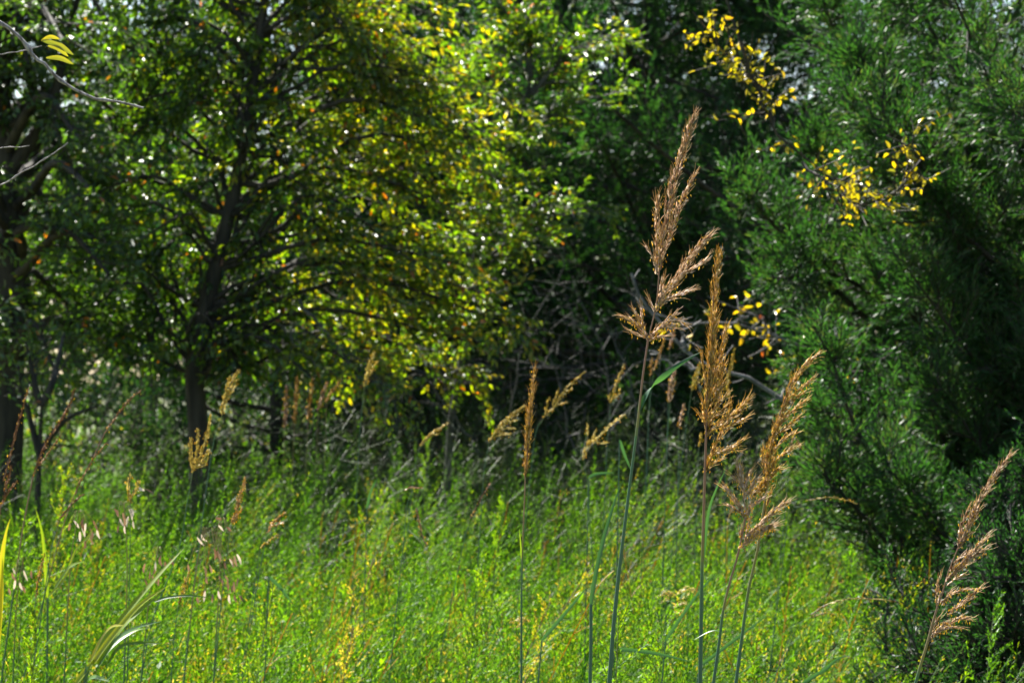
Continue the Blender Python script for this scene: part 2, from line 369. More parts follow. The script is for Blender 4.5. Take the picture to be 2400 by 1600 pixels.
broad_tree('elm_sapling', 'grey stemmed young elm with loose leafy sprays before the dark cedars', tp[0], tp, lb, 10, 4, 8, .38, .13, .034, .014, 'elm', lambda p: .55 + 0 * p[:, 0], bark='greybark', tr0=.023, limb_r=.009, sep=8, flat=.6)

# --- cedars
D = 8.9
ex = []
for pts in ([(2250, 900), (2050, 760), (1900, 620), (1800, 520), (1735, 452)], [(2300, 800), (2100, 620), (2010, 480), (1930, 400), (1905, 375)], [(2280, 760), (2080, 700), (1950, 640), (1860, 655), (1810, 660)],
            [(2260, 1000), (2100, 900), (1990, 870), (1900, 900), (1870, 840)], [(2280, 500), (2150, 260), (2050, 130), (1960, 90), (1930, 40)], [(2280, 620), (2180, 420), (2080, 330), (2010, 250), (1960, 210)],
            [(2350, 300), (2240, 160), (2170, 60), (2120, 0)], [(2300, 1150), (2150, 1050), (2020, 1010), (1930, 960)], [(2300, 1000), (2200, 830), (2120, 690), (2080, 600)], [(2350, 900), (2300, 600), (2260, 450), (2230, 330)]):
    q = path_from_px(pts, D); q[:, 1] += np.linspace(.3, -.35, len(q)); q[:, 0] = q[:, 0] / D * q[:, 1]; ex.append(curve(q, 9))
for k in range(30):
    e = P(rng.uniform(1890, 2420), rng.uniform(-60, 1330), rng.uniform(7.3, 8.4)); b = e + [rng.uniform(.35, .75), rng.uniform(.3, .9), -rng.uniform(.15, .55)]
    ex.append(curve([b, (b + e) / 2 + [-.04, 0, -.06], e], 9))
cedar('large green cedar filling the right side, its ragged boughs reaching left', (2.35, 9.3, 0), 8.6, 1.55, 150, 26, 14, 16, .021, .0040, z0=.2, tmean=.74, extra=np.array(ex))
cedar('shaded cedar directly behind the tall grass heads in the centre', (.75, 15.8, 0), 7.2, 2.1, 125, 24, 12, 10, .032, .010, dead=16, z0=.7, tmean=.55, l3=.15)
cedar('tall dark cedar added as backdrop behind the elm crown', (-1.35, 16.6, 0), 4.5, 1.7, 80, 22, 12, 10, .030, .0095, dead=6, z0=.75, tmean=.3, l3=.15)  # added as a dark backdrop to the elm and to shade the centre
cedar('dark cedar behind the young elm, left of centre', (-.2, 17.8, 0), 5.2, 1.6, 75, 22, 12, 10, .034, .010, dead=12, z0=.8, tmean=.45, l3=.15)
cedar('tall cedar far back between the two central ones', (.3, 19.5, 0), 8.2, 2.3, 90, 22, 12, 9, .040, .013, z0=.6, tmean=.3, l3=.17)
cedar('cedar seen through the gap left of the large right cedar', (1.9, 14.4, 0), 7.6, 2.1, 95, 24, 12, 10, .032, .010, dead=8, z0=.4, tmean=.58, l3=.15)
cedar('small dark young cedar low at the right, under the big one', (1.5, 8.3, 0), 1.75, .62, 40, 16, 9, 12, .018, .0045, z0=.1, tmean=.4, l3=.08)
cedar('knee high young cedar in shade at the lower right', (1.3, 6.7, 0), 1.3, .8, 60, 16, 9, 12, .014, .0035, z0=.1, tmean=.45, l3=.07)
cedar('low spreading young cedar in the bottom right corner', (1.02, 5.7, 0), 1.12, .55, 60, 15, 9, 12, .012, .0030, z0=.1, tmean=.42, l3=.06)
# --- far trees
fl = ['pale far tree behind the left edge trunk', 'far grey green tree behind the elm crown', 'bare twigged grey far tree under the pale sky gap', 'far tree rising behind the centre cedars',
      'far dark tree right of centre behind the cedars', 'far tree behind the cedar at right', 'low far tree at the left end of the meadow']
fx = [(-5.6, 27, 4.0), (-3.1, 24, 4.4), (-1.6, 28, 5.0), (.2, 23, 6.6), (2.2, 24, 6.3), (4.6, 25, 7), (-7.6, 30, 6)]
for k, (x, y, H) in enumerate(fx):
    tp = np.array([[x, y, 0], [x + .1, y, H * .3], [x, y, H * .6], [x + .1, y, H * .85]]); tr = curve(tp, 12)
    tg = []
    for j in range(30):
        a = rng.uniform(0, 6.28); rr = rng.uniform(.3, 1.7) ; zz = rng.uniform(1.6, H)
        tg.append([x + np.cos(a) * rr * (1.1 - .5 * zz / H), y + np.sin(a) * rr * .8, zz])
    bare = k == 2
    broad_tree('far_tree', fl[k], tp[0], tp, crown_limbs(tr, tg), 7, 6, 2 if bare else 11, .4, .3, .055, .03, 'far', lambda p: .45 + 0 * p[:, 0], bark='greybark' if bare else 'bark', tr0=.11, limb_r=.03, sep=0, group='far trees behind the cedars', stick=.006)
g = Geo(); n = 60000
x = rng.uniform(-16, 16, n); y = rng.uniform(38, 46, n); top = 4.9 + 1.2 * np.sin(x * .8) + .8 * np.sin(x * 2.3 + 1) + .5 * np.sin(x * 5.1)
z = top * rng.random(n) ** .8
g.add(*kites(np.stack([x, y, z], -1), rv(n), rv(n), rng.uniform(.12, .3, n), rng.uniform(.07, .16, n), np.clip(.4 + .3 * np.sin(x * 1.7) + rng.normal(size=n) * .15, 0, 1)))
tag(g.build('distant_woods', M['far']), 'distant wood closing the far side of the meadow', 'woods', kind='stuff')
# understory shrubs behind the trunks (dark band below the crowns)
ul = ['low dark shrub behind the drooping elm branch', 'shaded shrub at the foot of the centre cedar', 'shaded shrub at the foot of the large right cedar', 'shaded shrub right of the elm trunk', 'low shrub in the gap behind the forked sapling', 'little dark shrub just left of the elm trunk', 'shaded shrub behind the russet plumes', 'dim shrub closing the gap at the far left', 'dark shrub under the young elm']
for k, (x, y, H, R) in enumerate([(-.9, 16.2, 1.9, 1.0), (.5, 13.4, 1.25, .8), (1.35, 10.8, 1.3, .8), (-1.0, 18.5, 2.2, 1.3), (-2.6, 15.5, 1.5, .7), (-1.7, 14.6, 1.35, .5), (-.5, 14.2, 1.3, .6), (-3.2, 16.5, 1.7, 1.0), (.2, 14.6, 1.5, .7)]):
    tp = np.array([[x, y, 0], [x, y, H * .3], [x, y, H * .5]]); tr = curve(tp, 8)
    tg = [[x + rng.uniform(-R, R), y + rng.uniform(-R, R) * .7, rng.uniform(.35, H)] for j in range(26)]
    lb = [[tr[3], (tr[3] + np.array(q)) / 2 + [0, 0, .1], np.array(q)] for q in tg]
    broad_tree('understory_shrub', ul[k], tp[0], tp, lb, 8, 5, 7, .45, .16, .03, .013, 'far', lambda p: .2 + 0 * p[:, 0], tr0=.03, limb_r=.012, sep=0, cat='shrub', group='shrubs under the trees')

# --- yellow leaved vine in the right cedar
def leafy_line(name, label, cat, D, lines, mat, bark, r0, n1, nleaf, LL, WW, tfun, L1=.16, side_r=.0016, root=None, group=None):
    base = gnd(P(lines[0][0][0], lines[0][0][1], D)) if root is None else root
    t = thing(name, label, cat, base, group=group)
    for k, ln in enumerate(lines):
        q = path_from_px(ln, D); q = curve(q, 18); q[1:-1] += rng.normal(size=(16, 3)) * .006
        Geo().add(*tubes(q, np.linspace(r0, r0 * .45, 18) * (1 if k == 0 else .7), 6)).build('stem' if k == 0 else 'branch', M[bark], t, True)
        b, _ = grow(q[None], n1, .05, 1, L1, .8, K=5, Lfall=.2)
        Geo().add(*tubes(b, side_r, 3)).build('twigs', M[bark], t)
        if nleaf:
            p, tg_, ix, _ = on_lines(b, nleaf, .2); n = len(p)
            cl = rng.random(len(b)) < .72; kp = cl[ix]; p = p[kp]; tg_ = tg_[kp]; n = len(p)
            g = Geo().add(*leaves(p, unit(tg_ * .5 + rv(n) + [0, 0, -.3]), unit(rv(n) + [0, -.2, .7]), LL * rng.uniform(.6, 1.2, n), WW * rng.uniform(.7, 1.1, n), np.clip(tfun + rng.normal(size=n) * .2, 0, 1)))
            g.build('leaves', M[mat], t)
    return t
D = 7.2
leafy_line('climbing_vine', 'yellow leaved vine arching down over the upper left of the right cedar', 'vine', D,
           [[(2400, 1300, 9.2), (2360, 1000, 9.2), (2290, 760, 9.1), (2200, 560, 8.8), (2060, 450, 8.4), (1950, 420), (1880, 380), (1812, 300), (1770, 200), (1730, 90), (1690, -40)],
            [(1880, 380, 7.1), (1960, 455, 7.0), (1990, 475, 7.0), (2060, 470, 6.95), (2120, 430, 6.9), (2145, 370, 6.9), (2150, 300, 6.9)], [(1812, 300), (1760, 170), (1700, 120), (1660, 80)]],
           'yellow', 'bark', .006, 66, 4, .022, .012, .45, L1=.10, root=gnd(P(2400, 1300, D)))
D = 9.6  # dead branch with a few yellow leaves, reaching out of the cedar
leafy_line('leaning_branch', 'grey leaning dead branch carrying a few yellow leaves, low beside the cedar', 'sapling', D,
           [[(2250, 1240), (2120, 1000), (2000, 880), (1920, 835), (1830, 800), (1760, 770), (1690, 755), (1590, 752), (1500, 720)], [(1830, 800), (1780, 745), (1730, 735)], [(1960, 850), (1900, 830), (1840, 850)]],
           'yellow', 'dead', .008, 16, 3, .03, .016, .6, L1=.12, root=gnd(P(2300, 1300, D)))
D = 8.6  # bare dead bough slanting out of the cedar
leafy_line('leaning_dead_bough', 'thin bare grey dead bough slanting behind the tall seed heads', 'dead tree', D,
           [[(2200, 1150), (2060, 1020), (1960, 985), (1840, 945), (1780, 905), (1700, 868), (1600, 820), (1540, 745), (1510, 690), (1480, 640)], [(1840, 945), (1842, 900), (1860, 875)], [(1604, 822), (1603, 780), (1606, 750)], [(1700, 868), (1640, 860), (1580, 855), (1520, 822)], [(1960, 985), (1900, 960), (1850, 965)]],
           'yellow', 'dead', .0095, 6, 0, .02, .02, .5, L1=.08, root=gnd(P(2250, 1200, D)))
D = 12.9  # tangles of dead branches low under the cedars
for k, (ln, lab) in enumerate([([[(1180, 1090), (1230, 800), (1330, 610), (1270, 575), (1180, 580), (1100, 590), (1020, 588)], [(1270, 575), (1200, 565), (1130, 575)]], 'bare arching grey stem left of the tall grass, uppermost of the dead stems'),
                 ([[(1420, 1080), (1420, 860), (1360, 700), (1300, 665), (1240, 650), (1180, 655)], [(1360, 700), (1330, 770), (1300, 800)]], 'curved dead stem above the pale grass heads'),
                 ([[(1350, 1060), (1290, 850), (1240, 790), (1180, 800), (1120, 830)], [(1290, 850), (1350, 870), (1430, 880)]], 'low tangled dead stem behind the narrow brown grass head'),
                 ([[(1120, 1060), (1010, 900), (960, 880), (940, 930)], [(1010, 900), (1060, 870), (1110, 860)]], 'drooping dead stem under the young elm'),
                 ([[(1500, 1080), (1480, 900), (1440, 800), (1400, 760), (1300, 750)], [(1480, 900), (1540, 890), (1560, 850)], [(1440, 800), (1480, 740), (1500, 700)]], 'dead branching stem low behind the tallest grass')]):
    leafy_line('dead_stem', lab, 'dead stem', D - .2 * k, ln, 'yellow', 'shadewood', .0042, 12, 0, .02, .02, .5, L1=.16, group='dead stems under the cedars')

# drooping elm shoot in front of the gap
D = 11.3
leafy_line('drooping_shoot', 'leafy elm shoot drooping low into the dark gap', 'sapling', D,
           [[(700, 700), (790, 820), (860, 880), (910, 930), (940, 1000), (960, 1030)], [(860, 880), (920, 930), (935, 990)], [(790, 820), (850, 850), (930, 940)], [(650, 760), (740, 850), (830, 890)]],
           'elm', 'greybark', .006, 16, 8, .034, .014, .55, L1=.15)
# near twigs from the left
D = 3.9
t = thing('near_tree', 'near tree whose bare grey twigs and few yellow green leaves reach in at upper left', 'tree', gnd(P(-900, 0, D)))
q = curve(path_from_px([(-900, 1700), (-880, 900), (-800, 300), (-600, 60), (-300, -60)], D), 16)
Geo().add(*tubes(q, np.linspace(.04, .008, 16), 8)).build('trunk', M['bark'], t, True)
for pts, r in [([(-300, -60), (-120, -10), (0, 55), (42, 82), (60, 105), (85, 140), (105, 150), (125, 175), (170, 208), (225, 232), (270, 237), (336, 253)], .0032), ([(-320, 180), (-100, 145), (0, 128), (62, 118), (100, 107)], .0014),
               ([(-320, 400), (-100, 360), (0, 346), (40, 345), (70, 342)], .0013), ([(-320, 560), (-100, 480), (0, 433), (60, 400), (110, 370), (160, 335)], .0016), ([(-600, 60), (-450, 120), (-320, 180), (-320, 400), (-320, 560)], .005)]:
    q = curve(path_from_px(pts, D), 40); q += rng.normal(size=q.shape) * .0004
    rr = np.linspace(r, r * .5, 40); rr[[17, 22, 28, 34]] *= 1.5
    Geo().add(*tubes(q, rr, 8)).build('twig', M['twig'], t, True)
for (a, b, wd, tn) in [((98, 95), (172, 129), .0085, .1), ((112, 108), (160, 133), .007, .2), ((108, 136), (172, 151), .007, .15), ((97, 96), (140, 92), .006, .3)]:
    p0, p1 = P(*a, D), P(*b, D + .01); pts = curve([p0, (p0 + p1) / 2 + [0, 0, .004], p1], 9)
    wv = np.sin(np.linspace(.15, 3.1, 9)) ** .7 * wd
    Geo().add(*ribbon(pts, wv, (.1, -1, .15), tn, fold=.12)).build('leaf', M['yellow'], t, True)

# ---------------------------------------------------------------- meadow
def meadow_plants(x, y, H, nb, nl, lL, lW, g, tm, gs=None, spread=.35):
    n = len(x); base = np.stack([x, y, np.full(n, -.03)], -1)
    lean = np.stack([rng.normal(.24, .15, n), rng.normal(-.02, .14, n), np.zeros(n)], -1)
    s = np.linspace(0, 1, 7)[None, :, None]
    st = base[:, None] + np.array([0, 0, 1.]) * H[:, None, None] * s + lean[:, None] * H[:, None, None] * s ** 2
    V = tubes(st, np.linspace(.0022, .0007, 7)[None], 3, tint=.25)
    g.add(*V)
    b, tb = grow(st, nb, .42, 1, H * spread, .5, K=5, up=.3, Lfall=.55)
    g.add(*tubes(b[:, ::2], .0006, 3, tint=.35))
    p, tg_, ix, tt = on_lines(b, nl, .08)
    m = len(p); pt = np.repeat(tm, nb * nl) if np.ndim(tm) else np.full(m, tm)
    tint = np.clip(pt + rng.normal(size=m) * .12, 0, 1)
    dd = unit(tg_ + rv(m) * .8); nn = unit(rv(m) + [0, 0, .5])
    dd = unit(tg_ * np.array([1, 1, .8]) + rv(m) * .65)
    g.add(*kites(p, dd, nn, lL * rng.uniform(.6, 1.4, m), lW * rng.uniform(.7, 1.3, m), tint))
def hnoise(x, y):
    return .5 * np.sin(x * 2.1 + 1.3) * np.cos(y * 1.7) + .3 * np.sin(x * 4.3 + y * 2.2) + .2 * np.cos(y * 5.1 - x * 3)
def scatter(n, y0, y1, pad=1.0, k=.18):
    y = y0 + (y1 - y0) * rng.random(n); x = rng.uniform(-1, 1, n) * (y * k + pad); return x, y
def blocked(x, y):  # keep plants off the stems' feet
    return ((x + 1.34) ** 2 + (y - 12.3) ** 2 < .02) | ((x + 2.1) ** 2 + (y - 12) ** 2 < .04)
g = Geo()
for (n, y0, y1, nb, nl, lL, lW) in [(1150, 5.2, 8.0, 26, 34, .0095, .0019), (1100, 8.0, 11.5, 20, 24, .0135, .0026), (900, 11.5, 19, 12, 13, .024, .0042)]:
    x, y = scatter(n, y0, y1); k = ~blocked(x, y); x, y = x[k], y[k]
    H = .80 + .12 * hnoise(x * 1.3, y * 1.4) + .13 * hnoise(x * 3.3 + 2, y * 3.1) + rng.normal(size=len(x)) * .08 + .045 * (y - 8).clip(0, 5)
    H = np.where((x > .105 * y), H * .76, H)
    tm = np.clip(.43 + .22 * hnoise(x * 1.6 + 5, y * 1.3) + rng.normal(size=len(x)) * .17 - .09 * (y - 8.5).clip(0, 5), .05, .84)  # tint falls towards the back, painting in the shade there
    tm = np.where(rng.random(len(x)) < .03, .9, tm); tm = np.where(x > .105 * y, tm * .4, tm)  # tint cut at lower right to paint in the cedar's shade
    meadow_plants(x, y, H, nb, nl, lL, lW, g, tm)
x, y = scatter(240, 5.4, 11.5, .3); H = rng.uniform(.92, 1.12, len(x)) + .03 * (y - 8).clip(0, 4)
meadow_plants(x, y, H, 60, 16, .0105, .0021, g, np.clip(rng.normal(.6, .16, len(x)), .2, .86), spread=.2)
x, y = scatter(120, 5.3, 9, .2); meadow_plants(x, y, rng.uniform(.7, .95, len(x)), 24, 22, .010, .0022, g, np.where(rng.random(len(x)) < .5, .97, .91))
x, y = scatter(150, 5.3, 10, .2); meadow_plants(x, y, rng.uniform(.7, .98, len(x)), 9, 9, .030, .009, g, np.clip(rng.normal(.35, .15, len(x)), 0, .7), spread=.22)
x, y = scatter(220, 5.3, 11, .3); n = len(x); s = np.linspace(0, 1, 5)[None, :, None]; H = rng.uniform(.75, 1.15, n)
st = np.stack([x, y, 0 * x], -1)[:, None] + (np.array([0, 0, 1.]) + np.stack([rng.normal(.2, .25, n), rng.normal(0, .2, n), 0 * x], -1)[:, None]) * H[:, None, None] * s
g.add(*tubes(st, .0011, 3, tint=.97)); b, _ = grow(st, 7, .6, 1, .08, .6, K=3); g.add(*tubes(b, .0008, 3, tint=.96))
tag(g.build('meadow_growth', M['meadow']), 'fine feathery bright green growth covering the meadow', 'meadow plants', kind='stuff')
# thin grass blades + straw panicles through the meadow
g = Geo()
x, y = scatter(9000, 5.2, 17, .8); n = len(x); H = rng.uniform(.55, 1.0, n)
s = np.linspace(0, 1, 6)[None, :, None]
ln = np.stack([rng.normal(.08, .25, n), rng.normal(0, .2, n), np.zeros(n)], -1)
bl = np.stack([x, y, np.full(n, -.02)], -1)[:, None] + np.array([0, 0, 1.]) * H[:, None, None] * (s - .25 * s ** 3) + ln[:, None] * H[:, None, None] * s ** 2.2
T = unit(np.gradient(bl, axis=1)); sd, _ = frame(T, np.broadcast_to(rv(n)[:, None], T.shape))
wd = (rng.uniform(.0025, .006, n)[:, None] * np.array([.8, 1, 1, .9, .6, .1]))[..., None]
V = np.stack([bl + sd * wd * .5, bl - sd * wd * .5], 2); idx = np.arange(n * 12).reshape(n, 6, 2)
F = np.stack([idx[:, :-1, 0], idx[:, :-1, 1], idx[:, 1:, 1], idx[:, 1:, 0]], -1)
tb = np.clip(rng.normal(.5, .14, n) - .05 * (y - 9).clip(0, 5), .02, 1); tb = np.where(rng.random(n) < .06, 1, tb)
g.add(V, F, np.repeat(tb, 5))
tag(g.build('meadow_grass', M['blade']), 'thin blue green and yellow grass blades among the feathery growth', 'grass', kind='stuff')
g = Geo()
x, y = scatter(450, 8.6, 14, .5); n = len(x); H = rng.uniform(.95, 1.4, n)
x = np.where(rng.random(n) < .5, rng.uniform(-.8, 1.5, n), x)
ln = np.stack([rng.normal(.04, .16, n), rng.normal(0, .2, n), np.zeros(n)], -1); s = np.linspace(0, 1, 7)[None, :, None]
ln = ln.clip(-.35, .35); st = np.stack([x, y, np.full(n, -.02)], -1)[:, None] + np.array([0, 0, 1.]) * H[:, None, None] * s + ln[:, None] * H[:, None, None] * s ** 3
g.add(*tubes(st, .0007, 3, tint=.1)); b, _ = grow(st, 16, .66, 1, .13, .7, K=4, Lfall=.3)
g.add(*tubes(b, .0007, 3, tint=.5)); p, tg_, ix, _ = on_lines(b, 9, .2); m = len(p)
g.add(*kites(p, unit(tg_ + rv(m) * .5), rv(m), .006 * np.ones(m), .002 * np.ones(m), rng.uniform(.1, .7, m)))
M['panicle'] = mat_leaf('panicle', [(0, (.035, .07, .025)), (.5, (.075, .10, .045)), (1, (.15, .12, .08))], tr=.35, trc=(1.2, 1.2, .7), rough=.5)
tag(g.build('panicle_grass', M['panicle']), 'hazy grey green grass panicles along the shaded back of the meadow', 'grass', kind='stuff')
# far meadow under the crowns
g = Geo(); x = rng.uniform(-8, 1, 700); y = rng.uniform(17, 30, 700)
meadow_plants(x, y, rng.uniform(.7, 1.3, 700), 9, 10, .04, .012, g, np.where(rng.random(700) < .12, .97, .2))
tag(g.build('far_meadow_growth', M['meadow']), 'sunlit tan and green far field seen under the elm', 'field', kind='stuff')

# individual taller feathery plants
def sprig(label, px, py, D, H, tint, nb=26, nl=40, lL=.009, lW=.0022, lean=(0, 0), yel=0.0):
    top = P(px, py, D); z = top[2]
    t = thing('feathery_plant', label, 'plant', (top[0] - lean[0], D, 0), group='taller feathery plants in the meadow')
    s = curve([[top[0] - lean[0], D, -.03], [top[0] - lean[0] * .8, D, z * .5], [top[0] - lean[0] * .3, D, z * .85], top], 10)
    Geo().add(*tubes(s, np.linspace(.0028, .0007, 10), 5, tint=.5 if not yel else 1)).build('stem', M['stem'], t, True)
    b, tb = grow(s[None], nb, 1 - H / z, .995, H * .42, .62, K=6, up=.25, Lfall=.75)
    Geo().add(*tubes(b, .0007, 3, tint=.4)).build('side_shoots', M['stem'], t)
    p, tg_, ix, _ = on_lines(b, nl, .05); m = len(p)
    Geo().add(*kites(p, unit(tg_ + rv(m) * .7), unit(rv(m) + [0, 0, .6]), lL * rng.uniform(.6, 1.3, m), lW * rng.uniform(.8, 1.2, m), np.clip(tint + rng.normal(size=m) * .08, 0, 1))).build('leaves', M['meadow'], t)
for a in [('crisp feathery plant rising beside the tallest grass stem', 1450, 1430, 4.3, .32, .7, (.02, 0)), ('bright yellow green feathery plant near the forked sapling', 155, 1110, 6.5, .3, .8, (.06, 0)),
          ('feathery plant at the lower left under the brown seed heads', 60, 1210, 6, .3, .66, (.03, 0)), ('feathery plant leaning right in the lower middle', 900, 1160, 8.5, .3, .72, (.1, 0)),
          ('light green feathery plant under the narrow brown grass head', 1180, 1190, 7, .3, .7, (.08, 0)), ('feathery plant at the foot of the tall amber head', 1660, 1290, 6.5, .3, .6, (.05, 0)),
          ('bushy feathery plant in the bottom middle', 1130, 1330, 5.6, .34, .72, (.08, 0)), ('soft feathery plant in the bottom right corner', 2330, 1420, 5.4, .35, .35, (.05, 0)), ('dim feathery plant left of the right grass stem', 1990, 1300, 6.4, .3, .5, (-.04, 0)),
          ('low feathery plant at the very bottom left', 90, 1440, 5, .3, .74, (.05, 0)), ('upright feathery plant left of the dark elm trunk', 330, 1130, 9, .35, .7, (0, 0)), ('tall thin green sprig before the dark gap', 1000, 1030, 10, .4, .66, (0, 0)),
          ('feathery plant in the dappled bottom centre right', 1560, 1440, 5.2, .3, .66, (.05, 0)), ('leaning feathery plant in the bottom centre left', 640, 1380, 5.4, .34, .74, (.1, 0))]:
    sprig(a[0], a[1], a[2], a[3], a[4], a[5], lean=a[6])
for a in [('orange yellow fading spray in the lower middle left', 875, 1310, 5.8, .34, .93, (.16, 0)), ('long yellow spray slanting right in the bottom centre', 1390, 1320, 6, .3, .92, (.34, 0)), ('second yellow spray low in the bottom centre', 1290, 1410, 5.6, .26, .9, (.22, 0)), ('small orange tinted spray at bottom middle left', 830, 1470, 5.4, .22, .94, (.1, 0))]:
    sprig(a[0], a[1], a[2], a[3], a[4], a[5], lean=a[6], nb=18, nl=26, yel=1)

# ---------------------------------------------------------------- Indian grass
def seed_head(t, D, rachis, lobes, mat, anth=.5, dens=1.0, slen=.0072, awn=True, r=.0012, tint0=.5, stemmat='stem'):
    """rachis: px list; lobes: (px list, width px, anther share[, tint])"""
    sc = D / FPX * .78
    q = curve(path_from_px(rachis, D), 24)
    Rh = Geo().add(*tubes(q, np.linspace(r * .8, r * .3, 24), 6, tint=.92)).build('seed_head', M[stemmat], t, True)
    for lb in lobes:
        pts, wpx = lb[0], lb[1]; an = anth if len(lb) < 3 else lb[2]; tn = tint0 if len(lb) < 4 else lb[3]
        dz = rng.uniform(-1, 1) * wpx * sc * .4
        ax = path_from_px(pts, D); ax[:, 1] += np.linspace(0, dz, len(ax)); ax = curve(ax, 20)
        L = np.linalg.norm(np.diff(ax, axis=0), axis=1).sum(); W = wpx * sc
        n = int(max(8, dens * (L / .0022) * (1 + (W / .006) ** 1.35)))
        p, tg_, ix, tt = on_lines(ax[None], n, 0, .97)
        prof = np.sin(np.clip(tt * .85 + .12, 0, 1) * np.pi) ** .7
        rad = rv(n); rad = unit(rad - (rad * tg_).sum(-1, keepdims=True) * tg_)
        rr = (W * .5 * prof * np.sqrt(rng.random(n)))[:, None]
        pos = p + rad * rr * .75 - tg_ * slen * .4
        dd = unit(tg_ + rad * (.06 + .26 * rng.random((n, 1))) * min(1, W / .008) + rv(n) * .10)
        ti = np.clip(tn + rng.normal(size=n) * .22, 0, 1); hi = rng.random(n) < .12 + .9 * max(0, tn - .5); ti[hi] = 1  # extra pale spikelets: cream tufts and painted-in highlights
        g = Geo().add(*seeds(pos, dd, rv(n), slen * rng.uniform(.75, 1.2, n), .0021 * (slen / .0072) * rng.uniform(.7, 1.15, n), ti))
        g.add(*tubes(ax, np.linspace(.0006, .0002, 20), 4, tint=.1))
        if awn:
            k = rng.random(n) < .75; pa = (pos + dd * slen * .9)[k]; m = len(pa)
            da = unit(dd[k] + rv(m) * .22); al = rng.uniform(.006, .015, m)[:, None]; kink = pa + da * al * .5; e = kink + unit(da + rv(m) * .4) * al * .5
            PL = np.stack([pa, kink, e], 1); g.add(*tubes(PL, np.array([[.00022, .00018, .00008]]), 3, tint=.75))
            # silky hairs at the spikelet bases
            h = rng.random(n) < .6; ph = pos[h]; m = len(ph); dh = unit(dd[h] + rv(m) * .55)
            g.add(*kites(ph, dh, rv(m), .0045 * np.ones(m), .0005 * np.ones(m), .95 * np.ones(m)))
        o = g.build('seed_cluster', M[mat], Rh)
        k = rng.random(n) < an
        if k.sum() > 1:
            pa = (pos + dd * slen * .5 + rad * slen * .4)[k]; m = len(pa)
            da = unit(np.array([0, 0, -1.]) + rv(m) * .45)
            Geo().add(*seeds(pa, da, rv(m), .0042 * rng.uniform(.6, 1.2, m) * (slen / .0072), .0015 * np.ones(m) * (slen / .0072), rng.random(m))).build('anthers', M['anther'], Rh)
def stem(t, D, pts, r0, r1, tints, name='stem'):
    q = curve(path_from_px(pts, D), 40); d = q[0] - q[1]; h = q[0, 2] + .04
    k = np.linspace(1, 0, 16)[:-1, None]; sl = np.clip(d[:2] / max(-d[2], 1e-4), -.6, .6)
    low = np.hstack([q[0, :2] + sl * h * (k - .45 * k * k), q[0, 2] - h * k])
    q = np.vstack([low, q]); f = np.clip((q[:, 2] - q[-1, 2]) / (q[15, 2] - q[-1, 2] + 1e-6), 0, 1); f[:15] = 1
    tn = np.interp(1 - f, np.linspace(0, 1, len(tints)), tints)[None]
    return Geo().add(*tubes(q, r1 + (r0 - r1) * f, 8, tint=tn)).build(name, M['stem'], t, True)
def blade(t, D, pts, wmax, tint, prof=None, nrm=(0, -1, .25), twist=0.0, dD=0.0):
    q = path_from_px(pts, D); q[:, 1] += np.linspace(0, dD, len(q)); q = curve(q, 24); s = np.linspace(0, 1, 24)
    wv = wmax * (np.minimum(1, s * 6 + .45) * (1 - s ** 3) + .03)
    Geo().add(*ribbon(q, wv, nrm, tint, twist)).build('leaf_blade', M['blade'], t, True)
GR = 'tall indian grass stems in the foreground'
# A tallest
D = 3.5
t = thing('indian_grass', 'tallest grass stem, pinkish tan seed head reaching nearest the top', 'grass', (P(1428, 1600, D)[0] - .01, D, 0), GR)
stem(t, D, [(1428, 1600), (1437, 1480), (1449, 1357), (1462, 1250), (1474, 1153), (1486, 1060), (1497, 970), (1507, 880), (1519, 795)], 0.0027, .0011, [0, 0, .05, .1, .1, .15, .6, .95, 1])
blade(t, D, [(1497, 965), (1508, 938), (1527, 910), (1560, 878), (1600, 848), (1648, 822)], .0075, .12, twist=np.interp(np.linspace(0, 1, 24), [0, .2, .35, .5, 1], [0, .1, 1.2, 2.6, 3.1]), nrm=(-.3, -.8, .7))
rachA = [(1517, 815), (1522, 784), (1529, 755), (1536, 727), (1541, 690), (1545, 635), (1552, 570), (1562, 508), (1574, 450), (1599, 364), (1614, 305), (1630, 258)]
seed_head(t, D, rachA, [
    ([(1552, 560), (1563, 508), (1574, 450), (1587, 400), (1599, 360), (1611, 312), (1629, 262)], 32, .08, .45),
    ([(1590, 380), (1608, 335), (1628, 298)], 12, .1, .5),
    ([(1545, 630), (1553, 596), (1566, 560), (1585, 504), (1603, 460), (1618, 430), (1631, 406)], 25, .22, .5),
    ([(1540, 640), (1539, 580), (1539, 530), (1540, 480), (1541, 456)], 21, .25, .6),
    ([(1540, 640), (1528, 600), (1511, 574)], 6, .1, .8),
    ([(1536, 727), (1555, 692), (1585, 655), (1612, 612), (1640, 575), (1668, 548)], 32, .2, .68),
    ([(1536, 722), (1560, 704), (1590, 692), (1622, 677)], 16, .3, .8), ([(1538, 718), (1548, 685), (1553, 650)], 13, .05, .95), ([(1534, 730), (1527, 714), (1520, 700)], 8, .1, .9),
    ([(1570, 670), (1610, 640), (1640, 620), (1658, 604)], 14, .15, .75),
    ([(1519, 795), (1507, 772), (1492, 757), (1474, 746), (1455, 738)], 12, .6, .7), ([(1504, 765), (1497, 745), (1484, 724)], 9, .6, .75), ([(1508, 768), (1505, 745), (1501, 722)], 8, .5, .75), ([(1517, 792), (1497, 784), (1474, 773)], 8, .5, .75),
    ([(1520, 796), (1535, 778), (1555, 765), (1589, 763)], 16, .8, .7), ([(1545, 768), (1565, 750), (1586, 733)], 12, .6, .75), ([(1570, 747), (1590, 750), (1606, 758)], 9, .4, .8), ([(1521, 797), (1540, 790), (1556, 786)], 12, .8, .7)], 'seed')
